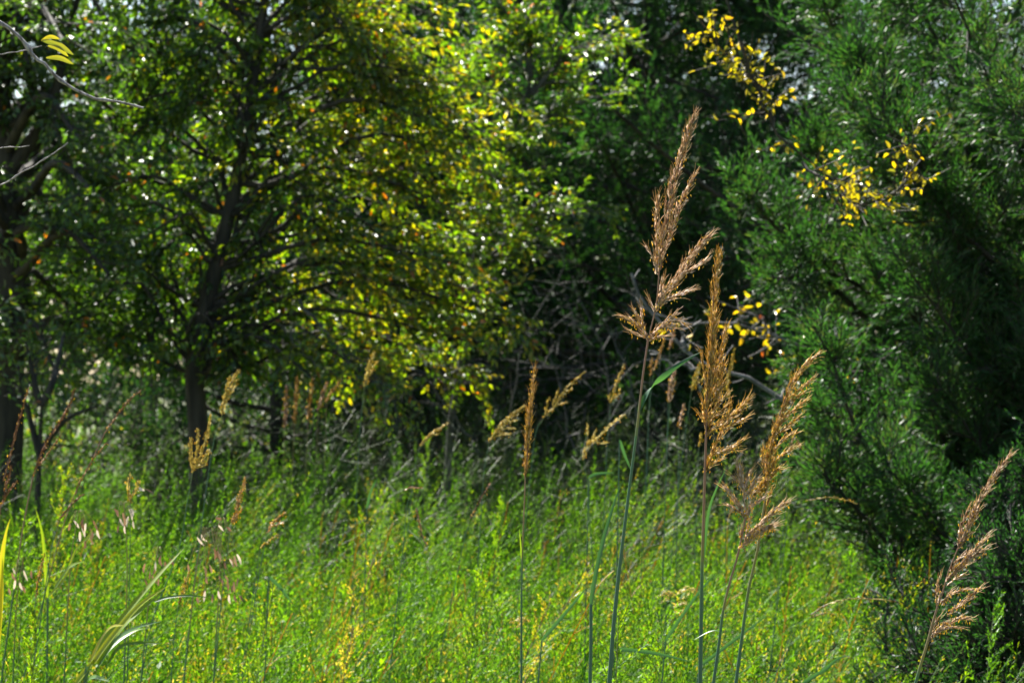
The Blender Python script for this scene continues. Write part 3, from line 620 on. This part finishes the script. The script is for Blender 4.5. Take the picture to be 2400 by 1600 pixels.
# B
t = thing('indian_grass', 'dense amber seed head on the second tallest stem, centre of the foreground group', 'grass', (P(1641, 1600, D)[0], D, 0), GR)
stem(t, D, [(1641, 1600), (1643, 1480), (1645, 1353), (1648, 1250), (1651, 1150), (1654, 1050), (1656, 990)], .0026, .0013, [0, 0, .1, .45, .8, .9, .95, 1])
blade(t, D, [(1648, 1312), (1654, 1250), (1662, 1195), (1675, 1155), (1702, 1096)], .0038, .25)
rachB = [(1655, 1010), (1657, 930), (1663, 870), (1669, 810), (1672, 707), (1680, 640), (1684, 590)]
seed_head(t, D, rachB, [
    ([(1663, 880), (1668, 800), (1672, 730), (1677, 670), (1681, 625), (1685, 586)], 27, .08, .55), ([(1665, 900), (1668, 850), (1672, 790), (1676, 740)], 30, .1, .5), ([(1657, 960), (1661, 920), (1664, 870), (1662, 820)], 28, .15, .5),
    ([(1672, 900), (1685, 850), (1694, 810), (1702, 764)], 17, .25, .6), ([(1662, 935), (1678, 905), (1690, 875), (1697, 850)], 26, .35, .55), ([(1658, 910), (1652, 870), (1645, 830)], 12, .1, .6),
    ([(1660, 945), (1675, 935), (1693, 905), (1701, 895)], 12, .2, .3), ([(1668, 950), (1680, 930), (1686, 900)], 20, .3, .6),
    ([(1657, 1008), (1664, 975), (1680, 950), (1706, 922)], 15, .4, .3), ([(1657, 1010), (1668, 985), (1690, 965), (1703, 950)], 12, .2, .3),
    ([(1654, 1020), (1670, 1003), (1690, 990), (1700, 975)], 20, .6, .5), ([(1700, 1000), (1711, 965), (1712, 945)], 11, .4, .45), ([(1705, 985), (1722, 970), (1740, 950), (1756, 930)], 20, .35, .65),
    ([(1700, 1010), (1716, 995), (1738, 984), (1754, 974)], 10, .6, .7), ([(1655, 1008), (1648, 985), (1636, 965)], 7, .1, .95), ([(1655, 990), (1650, 965), (1646, 940)], 10, .3, .75),
    ([(1655, 1105), (1664, 1075), (1676, 1045), (1688, 1020), (1696, 995)], 13, .5, .65), ([(1665, 1070), (1690, 1055), (1720, 1045), (1742, 1033)], 13, .8, .65), ([(1680, 1065), (1705, 1055), (1728, 1056)], 8, .5, .7), ([(1654, 1102), (1668, 1090), (1690, 1075)], 11, .7, .6)], 'amber', anth=.3)
# C-front pale
D = 3.45
t = thing('indian_grass', 'pale pink open seed head with yellow anthers, on the reddish bent stem', 'grass', (P(1672, 1600, D)[0], D, 0), GR)
stem(t, D, [(1672, 1600), (1680, 1545), (1687, 1493), (1695, 1430), (1710, 1366), (1724, 1320), (1733, 1285), (1741, 1245), (1747, 1213)], .0020, .0010, [0, 0, .15, .5, .75, .9, 1, 1])
blade(t, D, [(1689, 1480), (1675, 1477), (1655, 1483), (1626, 1499)], .0026, .4, nrm=(0, -.3, 1))
seed_head(t, D, [(1733, 1285), (1747, 1213), (1746, 1180), (1742, 1140), (1738, 1110)], [
    ([(1745, 1170), (1741, 1140), (1738, 1112), (1735, 1085)], 12, .15, .95), ([(1744, 1155), (1735, 1120), (1727, 1093)], 9, .1, .95), ([(1745, 1150), (1752, 1120), (1760, 1102)], 10, .5, .85),
    ([(1747, 1213), (1738, 1195), (1722, 1170), (1708, 1150), (1695, 1140)], 14, .5, .8), ([(1744, 1210), (1728, 1195), (1705, 1183)], 9, .5, .85), ([(1742, 1150), (1730, 1130), (1716, 1114)], 8, .3, .8),
    ([(1748, 1212), (1758, 1190), (1770, 1180), (1792, 1165)], 12, .4, .9), ([(1746, 1160), (1758, 1150), (1768, 1130), (1774, 1122)], 13, .5, .9), ([(1748, 1215), (1752, 1200), (1746, 1190)], 14, .6, .8),
    ([(1733, 1284), (1745, 1275), (1765, 1258), (1788, 1240), (1810, 1228)], 19, .8, .75), ([(1745, 1262), (1765, 1250), (1790, 1242), (1815, 1232)], 13, .6, .95), ([(1750, 1255), (1780, 1230), (1800, 1210), (1820, 1200)], 14, .5, .65),
    ([(1785, 1225), (1810, 1200), (1830, 1185), (1848, 1176)], 12, .3, .6), ([(1736, 1260), (1737, 1245)], 8, .5, .4), ([(1750, 1245), (1755, 1230), (1754, 1220)], 7, 1, .6)], 'seed', anth=.6, dens=1.7)
# C amber big behind
D = 3.62
t = thing('indian_grass', 'large amber seed head leaning right, right of the dense amber one', 'grass', (P(1725, 1600, D)[0], D, 0), GR)
stem(t, D, [(1725, 1600), (1738, 1500), (1753, 1391), (1766, 1330), (1776, 1285), (1784, 1230), (1792, 1180), (1800, 1130), (1803, 1100)], .0022, .0013, [0, .1, .4, .5, .6, .65, .7, .7])
seed_head(t, D, [(1800, 1130), (1806, 1060), (1816, 1010), (1835, 950), (1855, 900), (1880, 860), (1915, 832)], [
    ([(1832, 960), (1845, 925), (1860, 895), (1880, 865), (1900, 845), (1917, 830)], 22, .15, .6), ([(1855, 935), (1872, 915), (1888, 900), (1903, 888)], 13, .5, .6), ([(1850, 945), (1870, 930), (1890, 915)], 7, .2, .5),
    ([(1815, 1020), (1828, 985), (1838, 960), (1850, 930)], 24, .2, .5), ([(1820, 1000), (1845, 975), (1868, 955), (1890, 938)], 17, .6, .6), ([(1816, 1020), (1840, 1005), (1862, 985), (1875, 975)], 13, .4, .5),
    ([(1800, 1080), (1805, 1050), (1812, 1020), (1818, 995)], 22, .4, .55), ([(1812, 1055), (1830, 1035), (1850, 1022), (1870, 1012)], 12, .4, .65), ([(1800, 1110), (1808, 1075), (1814, 1050)], 28, .7, .6),
    ([(1805, 1100), (1820, 1080), (1840, 1062), (1862, 1050)], 12, .6, .7), ([(1792, 1110), (1787, 1080), (1786, 1050)], 11, .2, .6), ([(1797, 1100), (1796, 1080), (1795, 1065)], 9, .1, 1), ([(1780, 1160), (1795, 1135), (1806, 1110), (1812, 1090)], 18, .5, .5),
    ([(1765, 1160), (1785, 1140), (1800, 1120), (1815, 1105), (1830, 1098)], 22, .9, .6), ([(1760, 1165), (1775, 1150), (1795, 1142)], 15, .7, .55), ([(1766, 1140), (1764, 1130), (1775, 1125)], 12, .5, .9), ([(1785, 1230), (1795, 1190), (1808, 1150)], 10, .1, .45)], 'amber', anth=.4)
# D right
D = 3.5
t = thing('indian_grass', 'leaning tan seed head alone near the right edge', 'grass', (P(2146, 1600, D)[0] - .02, D, 0), GR)
stem(t, D, [(2146, 1600), (2160, 1550), (2175, 1501), (2187, 1455), (2198, 1422)], .0020, .0013, [.3, .6, .7, .75, .8])
def d_(L): return [(2130 + a / 3.267, 1040 + b / 3.267) for a, b in L]
seed_head(t, D, d_([(150, 1500), (200, 1300), (260, 1130), (310, 960), (380, 790), (440, 650), (520, 480), (620, 300), (700, 180), (790, 70)]), [
    (d_([(420, 700), (480, 570), (540, 440), (610, 320), (680, 210), (740, 130), (790, 70)]), 19, .08, .35), (d_([(385, 790), (430, 700), (490, 580), (530, 500)]), 18, .25, .35), (d_([(375, 770), (400, 650), (430, 560), (460, 490)]), 13, .15, .4), (d_([(390, 780), (440, 720), (500, 670)]), 8, .5, .4),
    (d_([(290, 1050), (370, 960), (460, 860), (540, 770), (610, 700)]), 17, .3, .4), (d_([(310, 1010), (400, 940), (490, 860), (590, 800)]), 20, .5, .5), (d_([(320, 970), (370, 890), (450, 830)]), 12, .2, .5), (d_([(300, 1080), (350, 1040), (410, 1000)]), 8, .1, .6),
    (d_([(210, 1230), (215, 1140), (225, 1060), (240, 1000)]), 9, .4, .6), (d_([(225, 1220), (240, 1170)]), 9, .3, .9), (d_([(260, 1230), (310, 1160), (370, 1130), (440, 1115), (500, 1120)]), 9, .7, .55), (d_([(255, 1210), (290, 1170), (320, 1130)]), 9, .3, .4),
    (d_([(300, 1310), (370, 1250), (440, 1190), (500, 1140), (560, 1105)]), 16, .8, .5), (d_([(160, 1500), (220, 1430), (300, 1380), (380, 1340), (470, 1330)]), 16, .9, .5), (d_([(170, 1440), (200, 1370), (230, 1330)]), 12, .7, .5), (d_([(220, 1440), (300, 1405), (400, 1405)]), 7, .6, .6)], 'seed', anth=.4, tint0=.45)
q = curve(path_from_px(d_([(190, 1440), (250, 1360), (310, 1300)]), D), 8)
# E narrow
D = 4.1
t = thing('indian_grass', 'narrow closed brown seed head standing alone in the centre', 'grass', (P(1222, 1600, D)[0], D, 0), GR)
stem(t, D, [(1222, 1600), (1222, 1450), (1223, 1350), (1226, 1250), (1230, 1150), (1231, 1118)], .0016, .0009, [0, 0, .15, .5, .8, .9])
blade(t, D, [(1223, 1310), (1220, 1270), (1217, 1238)], .0022, .6)
seed_head(t, D, [(1230, 1120), (1236, 1070), (1240, 1000), (1245, 935), (1252, 870)], [([(1231, 1115), (1234, 1080), (1238, 1030), (1240, 990)], 14, .2, .4), ([(1236, 1050), (1240, 999), (1244, 940), (1248, 905), (1253, 862)], 17, .15, .55), ([(1235, 1040), (1238, 1000), (1240, 960)], 17, .2, .5)], 'amber')
# bent bare-topped blade left of A
D = 3.55
t = thing('grass_shoot', 'long blue green blade folded at the top, left of the tallest stem', 'grass', (P(1383, 1600, D)[0], D, 0), GR)
stem(t, D, [(1383, 1600), (1385, 1500), (1385, 1415)], .0022, .0019, [0, 0, 0])
blade(t, D, [(1384, 1430), (1390, 1385), (1400, 1330), (1416, 1260), (1436, 1190), (1450, 1150), (1462, 1123)], .0062, .22, nrm=(-.5, -.8, .3))

# mid-distance heads
BG = 'seed heads of grass standing in the meadow'
def simple(label, D, lobes, mat, stem_pts, sl=.0085, an=.2, tint0=.5, dens=.75, r=.0009, stint=(0, .1, .5)):
    t = thing('seeding_grass', label, 'grass', (P(*stem_pts[0], D)[0], D, 0), BG)
    stem(t, D, stem_pts, r, r * .7, stint)
    seed_head(t, D, lobes[0][0], lobes, mat, anth=an, dens=dens, slen=sl, awn=False, tint0=tint0)
simple('pale yellow flag shaped head touching the narrow brown one', 6.5, [([(1147, 1034), (1178, 996), (1204, 970), (1233, 949)], 16), ([(1160, 1015), (1185, 1005), (1208, 1003)], 9), ([(1165, 1022), (1180, 1018), (1198, 1016)], 9), ([(1175, 992), (1195, 988), (1212, 985)], 9), ([(1185, 985), (1200, 978), (1215, 972)], 9), ([(1150, 1030), (1165, 1005), (1180, 985)], 8)], 'straw', [(1128, 1200), (1135, 1100), (1147, 1034)])
simple('small yellow head leaning right beneath the young elm', 7.2, [([(985, 1045), (1005, 1022), (1030, 1003), (1051, 991)], 13), ([(1000, 1028), (1015, 1020), (1030, 1018)], 7)], 'straw', [(960, 1200), (972, 1100), (985, 1045)])
simple('thin open olive head left of the tall stem', 7.2, [([(1275, 978), (1301, 952), (1321, 917), (1345, 893), (1375, 868)], 9), ([(1278, 972), (1282, 950), (1288, 930)], 8), ([(1290, 960), (1310, 948), (1330, 943)], 7), ([(1310, 930), (1328, 918), (1342, 911)], 9), ([(1295, 950), (1302, 930), (1311, 910)], 7)], 'straw', [(1240, 1150), (1255, 1019), (1275, 978)], tint0=.25)
simple('upright tan head just left of the tall green stem', 7, [([(1433, 942), (1444, 904), (1454, 878), (1464, 852)], 11), ([(1430, 944), (1428, 935), (1430, 922)], 9), ([(1438, 935), (1450, 922), (1454, 912)], 9)], 'straw', [(1418, 1150), (1425, 1010), (1432, 944)], tint0=.35)
simple('long pale straw head leaning towards the tall green stem', 6.4, [([(1367, 1075), (1374, 1050), (1390, 1035), (1408, 1019)], 14), ([(1400, 1028), (1420, 1005), (1445, 985), (1467, 970)], 9), ([(1376, 1050), (1378, 1040), (1381, 1030)], 10), ([(1395, 1035), (1410, 1038), (1425, 1036)], 8), ([(1385, 1035), (1393, 1018), (1397, 1005)], 8), ([(1376, 1020), (1378, 1005), (1375, 992)], 7)], 'straw', [(1388, 1300), (1380, 1180), (1375, 1120), (1368, 1076)], tint0=.8)
simple('pinkish orange head between the two tallest stems', 6.6, [([(1571, 937), (1573, 910), (1577, 890), (1582, 866)], 22), ([(1570, 940), (1568, 925), (1570, 910)], 12)], 'seed', [(1560, 1150), (1565, 1020), (1571, 940)], tint0=.6)
simple('short tan head low between the two tallest stems', 6.3, [([(1591, 1001), (1596, 980), (1600, 962), (1603, 944)], 11)], 'seed', [(1588, 1180), (1590, 1090), (1591, 1003)], tint0=.7)
simple('wide pale yellow head just left of the amber one', 7, [([(1622, 912), (1630, 885), (1636, 868), (1642, 850)], 22), ([(1622, 905), (1638, 895), (1650, 885)], 12)], 'straw', [(1590, 1150), (1600, 1060), (1621, 915)], tint0=.5)
simple('slim yellow head just right of the amber one', 7, [([(1702, 915), (1707, 885), (1714, 855), (1722, 814)], 12), ([(1708, 930), (1705, 905)], 10)], 'straw', [(1700, 1150), (1700, 1030), (1702, 918)], tint0=.35)
simple('thin brown head behind the tall reddish stem', 7.4, [([(1533, 866), (1541, 845), (1548, 825), (1557, 792)], 9)], 'amber', [(1512, 1150), (1522, 960), (1533, 867)])
simple('greyish tan head right of the tall reddish stem', 7.4, [([(1570, 818), (1573, 800), (1577, 785), (1580, 765)], 13)], 'seed', [(1560, 1150), (1565, 980), (1570, 820)], tint0=.35)
simple('tiny dull head hugging the tall reddish stem', 7.6, [([(1524, 880), (1526, 858), (1529, 836)], 8)], 'amber', [(1515, 1150), (1520, 1000), (1524, 882)])
simple('small yellow head low left of the amber stem', 6.8, [([(1638, 1045), (1641, 1030), (1643, 1014)], 10)], 'straw', [(1632, 1200), (1635, 1120), (1638, 1046)])
simple('tan head rising behind the large amber leaning head', 7, [([(1850, 1060), (1855, 1040), (1862, 1015)], 13), ([(1870, 1030), (1876, 1050)], 9)], 'seed', [(1835, 1250), (1845, 1150), (1850, 1062)], tint0=.4)
simple('long thin brown head nearest the left edge', 5, [([(8, 1125), (18, 1090), (28, 1054), (43, 990), (56, 947), (69, 904)], 9), ([(8, 1180), (14, 1140), (26, 1090)], 12), ([(10, 1170), (22, 1150), (40, 1125)], 8)], 'brown', [(-30, 1500), (-12, 1320), (2, 1180)], tint0=.7, r=.0018, stint=(.3, .8, 1), sl=.0078)
simple('leaning long brown head, second from the left edge', 5, [([(79, 1113), (92, 1075), (107, 1041), (124, 1010)], 10), ([(120, 1020), (143, 983), (160, 955), (176, 908)], 10), ([(92, 1090), (115, 1060), (142, 1020)], 7)], 'brown', [(30, 1400), (55, 1230), (78, 1114)], tint0=.6, r=.0015, stint=(.3, .8, 1), sl=.0078)
simple('brown head slanting right before the gap left of the trunk', 5.1, [([(245, 1015), (262, 990), (280, 965), (301, 939), (331, 914)], 9), ([(176, 1156), (190, 1125), (204, 1100), (224, 1069), (252, 1035)], 7)], 'brown', [(90, 1450), (140, 1260), (175, 1158), (205, 1098), (245, 1016)], tint0=.65, r=.0011, stint=(.3, .8, 1), sl=.0075)
simple('low brown head leaning right above the broad blades', 5.1, [([(140, 1215), (160, 1190), (180, 1170), (198, 1157)], 8)], 'brown', [(100, 1420), (120, 1290), (140, 1216)], tint0=.6, sl=.0075)
simple('golden open head directly before the dark elm trunk', 5.6, [([(452, 1105), (448, 1075), (447, 1050), (447, 1025)], 14), ([(456, 1095), (460, 1060), (464, 1030), (463, 1003)], 12), ([(460, 1090), (475, 1050), (486, 1015), (495, 968)], 13), ([(460, 1092), (475, 1078), (492, 1052)], 16), ([(458, 1095), (478, 1088), (490, 1070)], 12)], 'straw', [(330, 1600), (357, 1455), (418, 1290), (440, 1170), (451, 1106)], tint0=.6, r=.0012, an=.3, sl=.0075)
simple('feathery golden head right of the dark elm trunk', 6, [([(520, 972), (528, 934), (543, 896), (561, 865)], 20), ([(522, 955), (530, 915), (540, 880)], 12), ([(528, 945), (545, 915), (560, 885)], 12)], 'straw', [(470, 1250), (490, 1100), (505, 1016), (520, 974)], tint0=.45, an=.3, sl=.0078, r=.001)
simple('bright yellow orange head low right of the elm trunk', 5.1, [([(543, 1225), (553, 1200), (559, 1170), (568, 1145), (576, 1116)], 13), ([(545, 1222), (558, 1205), (568, 1190)], 13)], 'amber', [(510, 1500), (525, 1350), (543, 1226)], tint0=.75, an=.6)
simple('small orange head low in the meadow, left of centre', 5.5, [([(628, 1246), (636, 1230), (650, 1215), (671, 1200)], 12), ([(640, 1232), (652, 1228), (665, 1224)], 8)], 'amber', [(590, 1450), (610, 1330), (627, 1247)], tint0=.7, an=.5)
simple('little yellow head bowed right, below the small orange head', 5.5, [([(612, 1282), (628, 1268), (652, 1253)], 10)], 'straw', [(585, 1450), (600, 1350), (611, 1283)], an=.5)
simple('pale yellow head hanging against the elm crown edge', 7.2, [([(855, 905), (860, 880), (866, 855), (878, 822)], 16), ([(858, 890), (872, 865), (885, 845)], 9)], 'straw', [(835, 1180), (843, 1020), (854, 908)], tint0=.6)
simple('cream head over the white wood oats', 5, [([(306, 1178), (302, 1150), (304, 1110)], 14), ([(308, 1170), (318, 1150), (328, 1125)], 12)], 'straw', [(300, 1500), (304, 1330), (306, 1180)], tint0=.9, an=.4)
simple('yellow seeded head between the broad blades and wood oats', 5, [([(418, 1414), (428, 1385), (436, 1360), (444, 1335)], 14)], 'straw', [(400, 1600), (408, 1500), (418, 1415)], an=.7, tint0=.6)
simple('little rusty head at the lower left', 5, [([(84, 1400), (90, 1360), (98, 1325), (106, 1294)], 8)], 'amber', [(70, 1600), (78, 1480), (84, 1401)], tint0=.6, an=.5)
simple('drooping tan head in the meadow, centre left', 5.6, [([(975, 1190), (984, 1230), (992, 1262), (1002, 1280)], 7), ([(950, 1148), (965, 1142), (990, 1144)], 6)], 'seed', [(930, 1420), (945, 1280), (955, 1180), (968, 1150)], tint0=.5)
simple('dark maroon spike slanting right, in the meadow centre', 6, [([(1102, 1215), (1118, 1185), (1135, 1155), (1150, 1130)], 4)], 'brown', [(1060, 1400), (1085, 1280), (1100, 1218)], tint0=.1)
for k, (x, yb, yt, dx, lab) in enumerate([(668, 1000, 905, 4, 'leftmost'), (690, 990, 880, 8, 'second from left'), (722, 985, 885, 12, 'middle'), (745, 960, 895, 22, 'second from right'), (765, 940, 890, 34, 'rightmost')]):
    simple(['pale', 'orange', 'tall orange', 'dull', 'bent brown'][k] + ' russet grass plume, %s of the clump under the crown' % lab, 9, [([(x, yb), (x + dx * .5, (yb + yt) / 2), (x + dx, yt)], 13)], 'seed' if k in (0, 3) else 'amber', [(x - 8, 1150), (x - 3, 1060), (x, yb)], sl=.013, dens=.5, tint0=.35, stint=(.5, .7, .8))
for k, (x, y, D, lab) in enumerate([(1610, 1385, 6, 'cream flower tuft right of the amber stem foot'), (1218, 1455, 5.8, 'cream flower tuft behind the narrow head stem'), (1560, 1395, 6.2, 'small yellowish tuft left of the cream one'), (1600, 1420, 5.9, 'lower cream tuft by the amber stem')]):
    simple(lab, D, [([(x - 22, y + 4), (x, y - 6), (x + 24, y)], 22), ([(x - 10, y + 16), (x + 5, y + 6), (x + 16, y - 8)], 14)], 'straw', [(x, 1600), (x + 2, y + 80), (x - 4, y + 8)], sl=.008, tint0=1, dens=.45)
for k, (pts, lab) in enumerate([([(1870, 1455), (1900, 1440), (1940, 1415), (1990, 1403), (2050, 1403), (2100, 1409)], 'arching grey green plume low left of the right stem'), ([(1860, 1470), (1900, 1445), (1940, 1436), (1965, 1445)], 'shorter drooping plume beneath the arching one'), ([(1850, 1185), (1890, 1172), (1950, 1165), (2010, 1180)], 'dull arching plume at the shadow edge')]):
    simple(lab, 5.4, [(pts[1:], 7)], 'straw', [(pts[0][0] - 50, 1600), pts[0]], tint0=0, dens=.4, r=.0009)

# broad blades clump, lower left
D = 4.8
t = thing('broad_bladed_grass', 'clump of broad yellow green blades at the lower left', 'grass', (P(230, 1600, D)[0], D, 0))
def b_(L): return [(a / 3.92, 1200 + b / 3.92) for a, b in L]
for pts, wd, tn, dd in [([(820, 1380), (1000, 1120), (1250, 800), (1450, 560), (1630, 360)], .013, .66, .1), ([(850, 1400), (1020, 1170), (1300, 850), (1580, 650)], .014, .78, -.05), ([(900, 1400), (1080, 1100), (1250, 930), (1480, 740)], .013, .62, .05),
                       ([(830, 1380), (960, 1150), (1080, 1020), (1220, 990)], .009, .85, -.1), ([(900, 1420), (1100, 1150), (1300, 1030), (1560, 950)], .009, .4, -.1), ([(880, 1420), (1030, 1230), (1200, 1120), (1350, 1110)], .008, .55, .1), ([(980, 1400), (1100, 1240), (1250, 1200), (1500, 1200)], .008, .5, 0),
                       ([(440, 780), (600, 600), (700, 350), (820, 210), (915, 40)], .006, .7, 0), ([(500, 700), (620, 540), (700, 470), (820, 430)], .009, .62, -.05), ([(780, 1568), (870, 1500), (960, 1480), (1090, 1495)], .009, .45, -.1), ([(1420, 820), (1550, 780), (1750, 765), (1950, 790)], .005, .4, 0), ([(700, 1568), (850, 1380), (930, 1250)], .012, .75, 0)]:
    blade(t, D, b_(pts), wd, tn, dD=dd, nrm=(-.4, -.7, .6))
for pts in [[(200, 1750), (180, 1650), (205, 1560)], [(210, 1750), (190, 1650), (200, 1590)]]:
    q = path_from_px(pts, D); q[0][2] = 0; Geo().add(*tubes(curve(q, 8), .004, 6, tint=.4)).build('stem', M['stem'], t, True)
t = thing('broad_bladed_grass', 'single bright yellow blade standing at the left edge', 'grass', (P(-10, 1600, D)[0], D, 0))
blade(t, D, [(-20, 1600), (-6, 1450), (2, 1330), (14, 1250), (24, 1215)], .014, .85, nrm=(0, -1, .3)); blade(t, D, [(-15, 1600), (0, 1440), (4, 1380), (6, 1305)], .010, .9)
t = thing('broad_bladed_grass', 'lone upright green blade at the sapling foot', 'grass', (P(100, 1600, 5.5)[0], 5.5, 0))
blade(t, 5.5, [(112, 1400), (103, 1280), (96, 1235), (83, 1190)], .007, .62)
stem(t, 5.5, [(110, 1600), (112, 1400)], .002, .002, [.2, .3])
# bluegreen loose blades across the meadow
BB = 'single blue green blades crossing the meadow'
for k, (pts, D, lab) in enumerate([([(1270, 1500), (1330, 1430), (1380, 1370)], 4.6, 'left of the folded blade foot'), ([(1440, 1520), (1500, 1525), (1560, 1535), (1620, 1550)], 4.4, 'lying flat behind the second stem foot'), ([(1560, 1500), (1600, 1440), (1640, 1385), (1680, 1340)], 4.9, 'behind the second stem'),
                 ([(1380, 1118), (1400, 1110), (1440, 1107)], 6, 'short and level above the folded blade tip'), ([(1452, 1030), (1462, 1060), (1478, 1100)], 5.6, 'short, touching the tallest stem'), ([(860, 1190), (870, 1150), (885, 1120)], 6.5, 'curved, centre left'), ([(630, 1350), (660, 1380), (690, 1420)], 5.4, 'slanting down in the lower left middle'),
                 ([(1880, 1600), (1930, 1570), (1960, 1545), (1990, 1535)], 4.6, 'pale, bottom right of the bent stem'), ([(1640, 1560), (1720, 1500), (1800, 1440)], 4.9, 'rising right across the bent stem')]):
    t = thing('ribbon_grass', 'blue green grass blade ' + lab, 'grass', (P(pts[0][0], 1600, D)[0], D, 0), BB)
    stem(t, D, [(pts[0][0] - 12, 1640), pts[0]], .0013, .0011, [0, 0]); blade(t, D, pts, .006, .15)

# wood oats
D = 5.0; OG = 'wood oats with drooping flat spikelets, lower left'
def oats(label, sp, spk):
    t = thing('wood_oats', label, 'grass', (P(sp[0][0], 1600, D)[0], D, 0), OG)
    stem(t, D, sp, .0014, .0007, [.3, .6, .7])
    for (x, y, dx, dy, tn) in spk:
        a = P(x, y, D + rng.uniform(-.03, .03)); b = a + np.array([dx * D / FPX, 0, -dy * D / FPX]); q = curve([a, (a + b) / 2 + rng.normal(size=3) * .001, b], 8)
        wv = np.sin(np.linspace(.25, 3.05, 8)) ** .8 * .0044
        Geo().add(*ribbon(q, wv, unit(np.array([rng.normal() * .5, -1, rng.normal() * .6])), tn, fold=.3)).build('spikelet', M['oats'], t, True)
        c = np.array([P(sp[-1][0] + (x - sp[-1][0]) * .3, min(sp[-1][1], y - 6), D), (P(*sp[-1], D) + a) / 2 + [0, 0, .006], a]); 
        Geo().add(*tubes(curve(c, 6), .0003, 3, tint=.7)).build('stalk', M['stem'], t)
def rs(x0, x1, y0, y1, n, w=.5):
    return [(rng.uniform(x0, x1), rng.uniform(y0, y1), rng.uniform(-4, 12), rng.uniform(16, 26), .98 if rng.random() < w else rng.uniform(.1, .6)) for _ in range(n)]
oats('wood oats with white and purple spikelets under the cream head', [(290, 1600), (298, 1330), (290, 1175)], rs(265, 312, 1180, 1235, 13, .6) + [(325, 1142, 14, 8, .98), (340, 1145, 20, 12, .3)])
oats('wood oats with small white spikelets, left of the purple ones', [(150, 1600), (165, 1330), (185, 1195)], rs(150, 230, 1205, 1270, 12, .6))
oats('rusty wood oats just right of the broad blades', [(430, 1600), (460, 1340), (480, 1235)], [(462, 1258, 16, 20, .98), (472, 1252, 14, 16, .98)] + rs(430, 560, 1300, 1420, 20, .25))
oats('brown wood oats in the lower left behind the broad blades', [(330, 1600), (350, 1400), (372, 1280)], rs(330, 400, 1290, 1360, 11, .1))
oats('few spikelets of wood oats nearest the left edge', [(30, 1600), (40, 1400), (55, 1305)], rs(15, 75, 1320, 1380, 8, .5))
oats('small wood oats sprig under the yellow orange head', [(500, 1600), (515, 1350), (520, 1212)], [(512, 1230, 12, 14, .98), (505, 1215, 14, 2, .2), (530, 1235, 12, 10, .2)] + rs(500, 560, 1270, 1330, 7, .3))
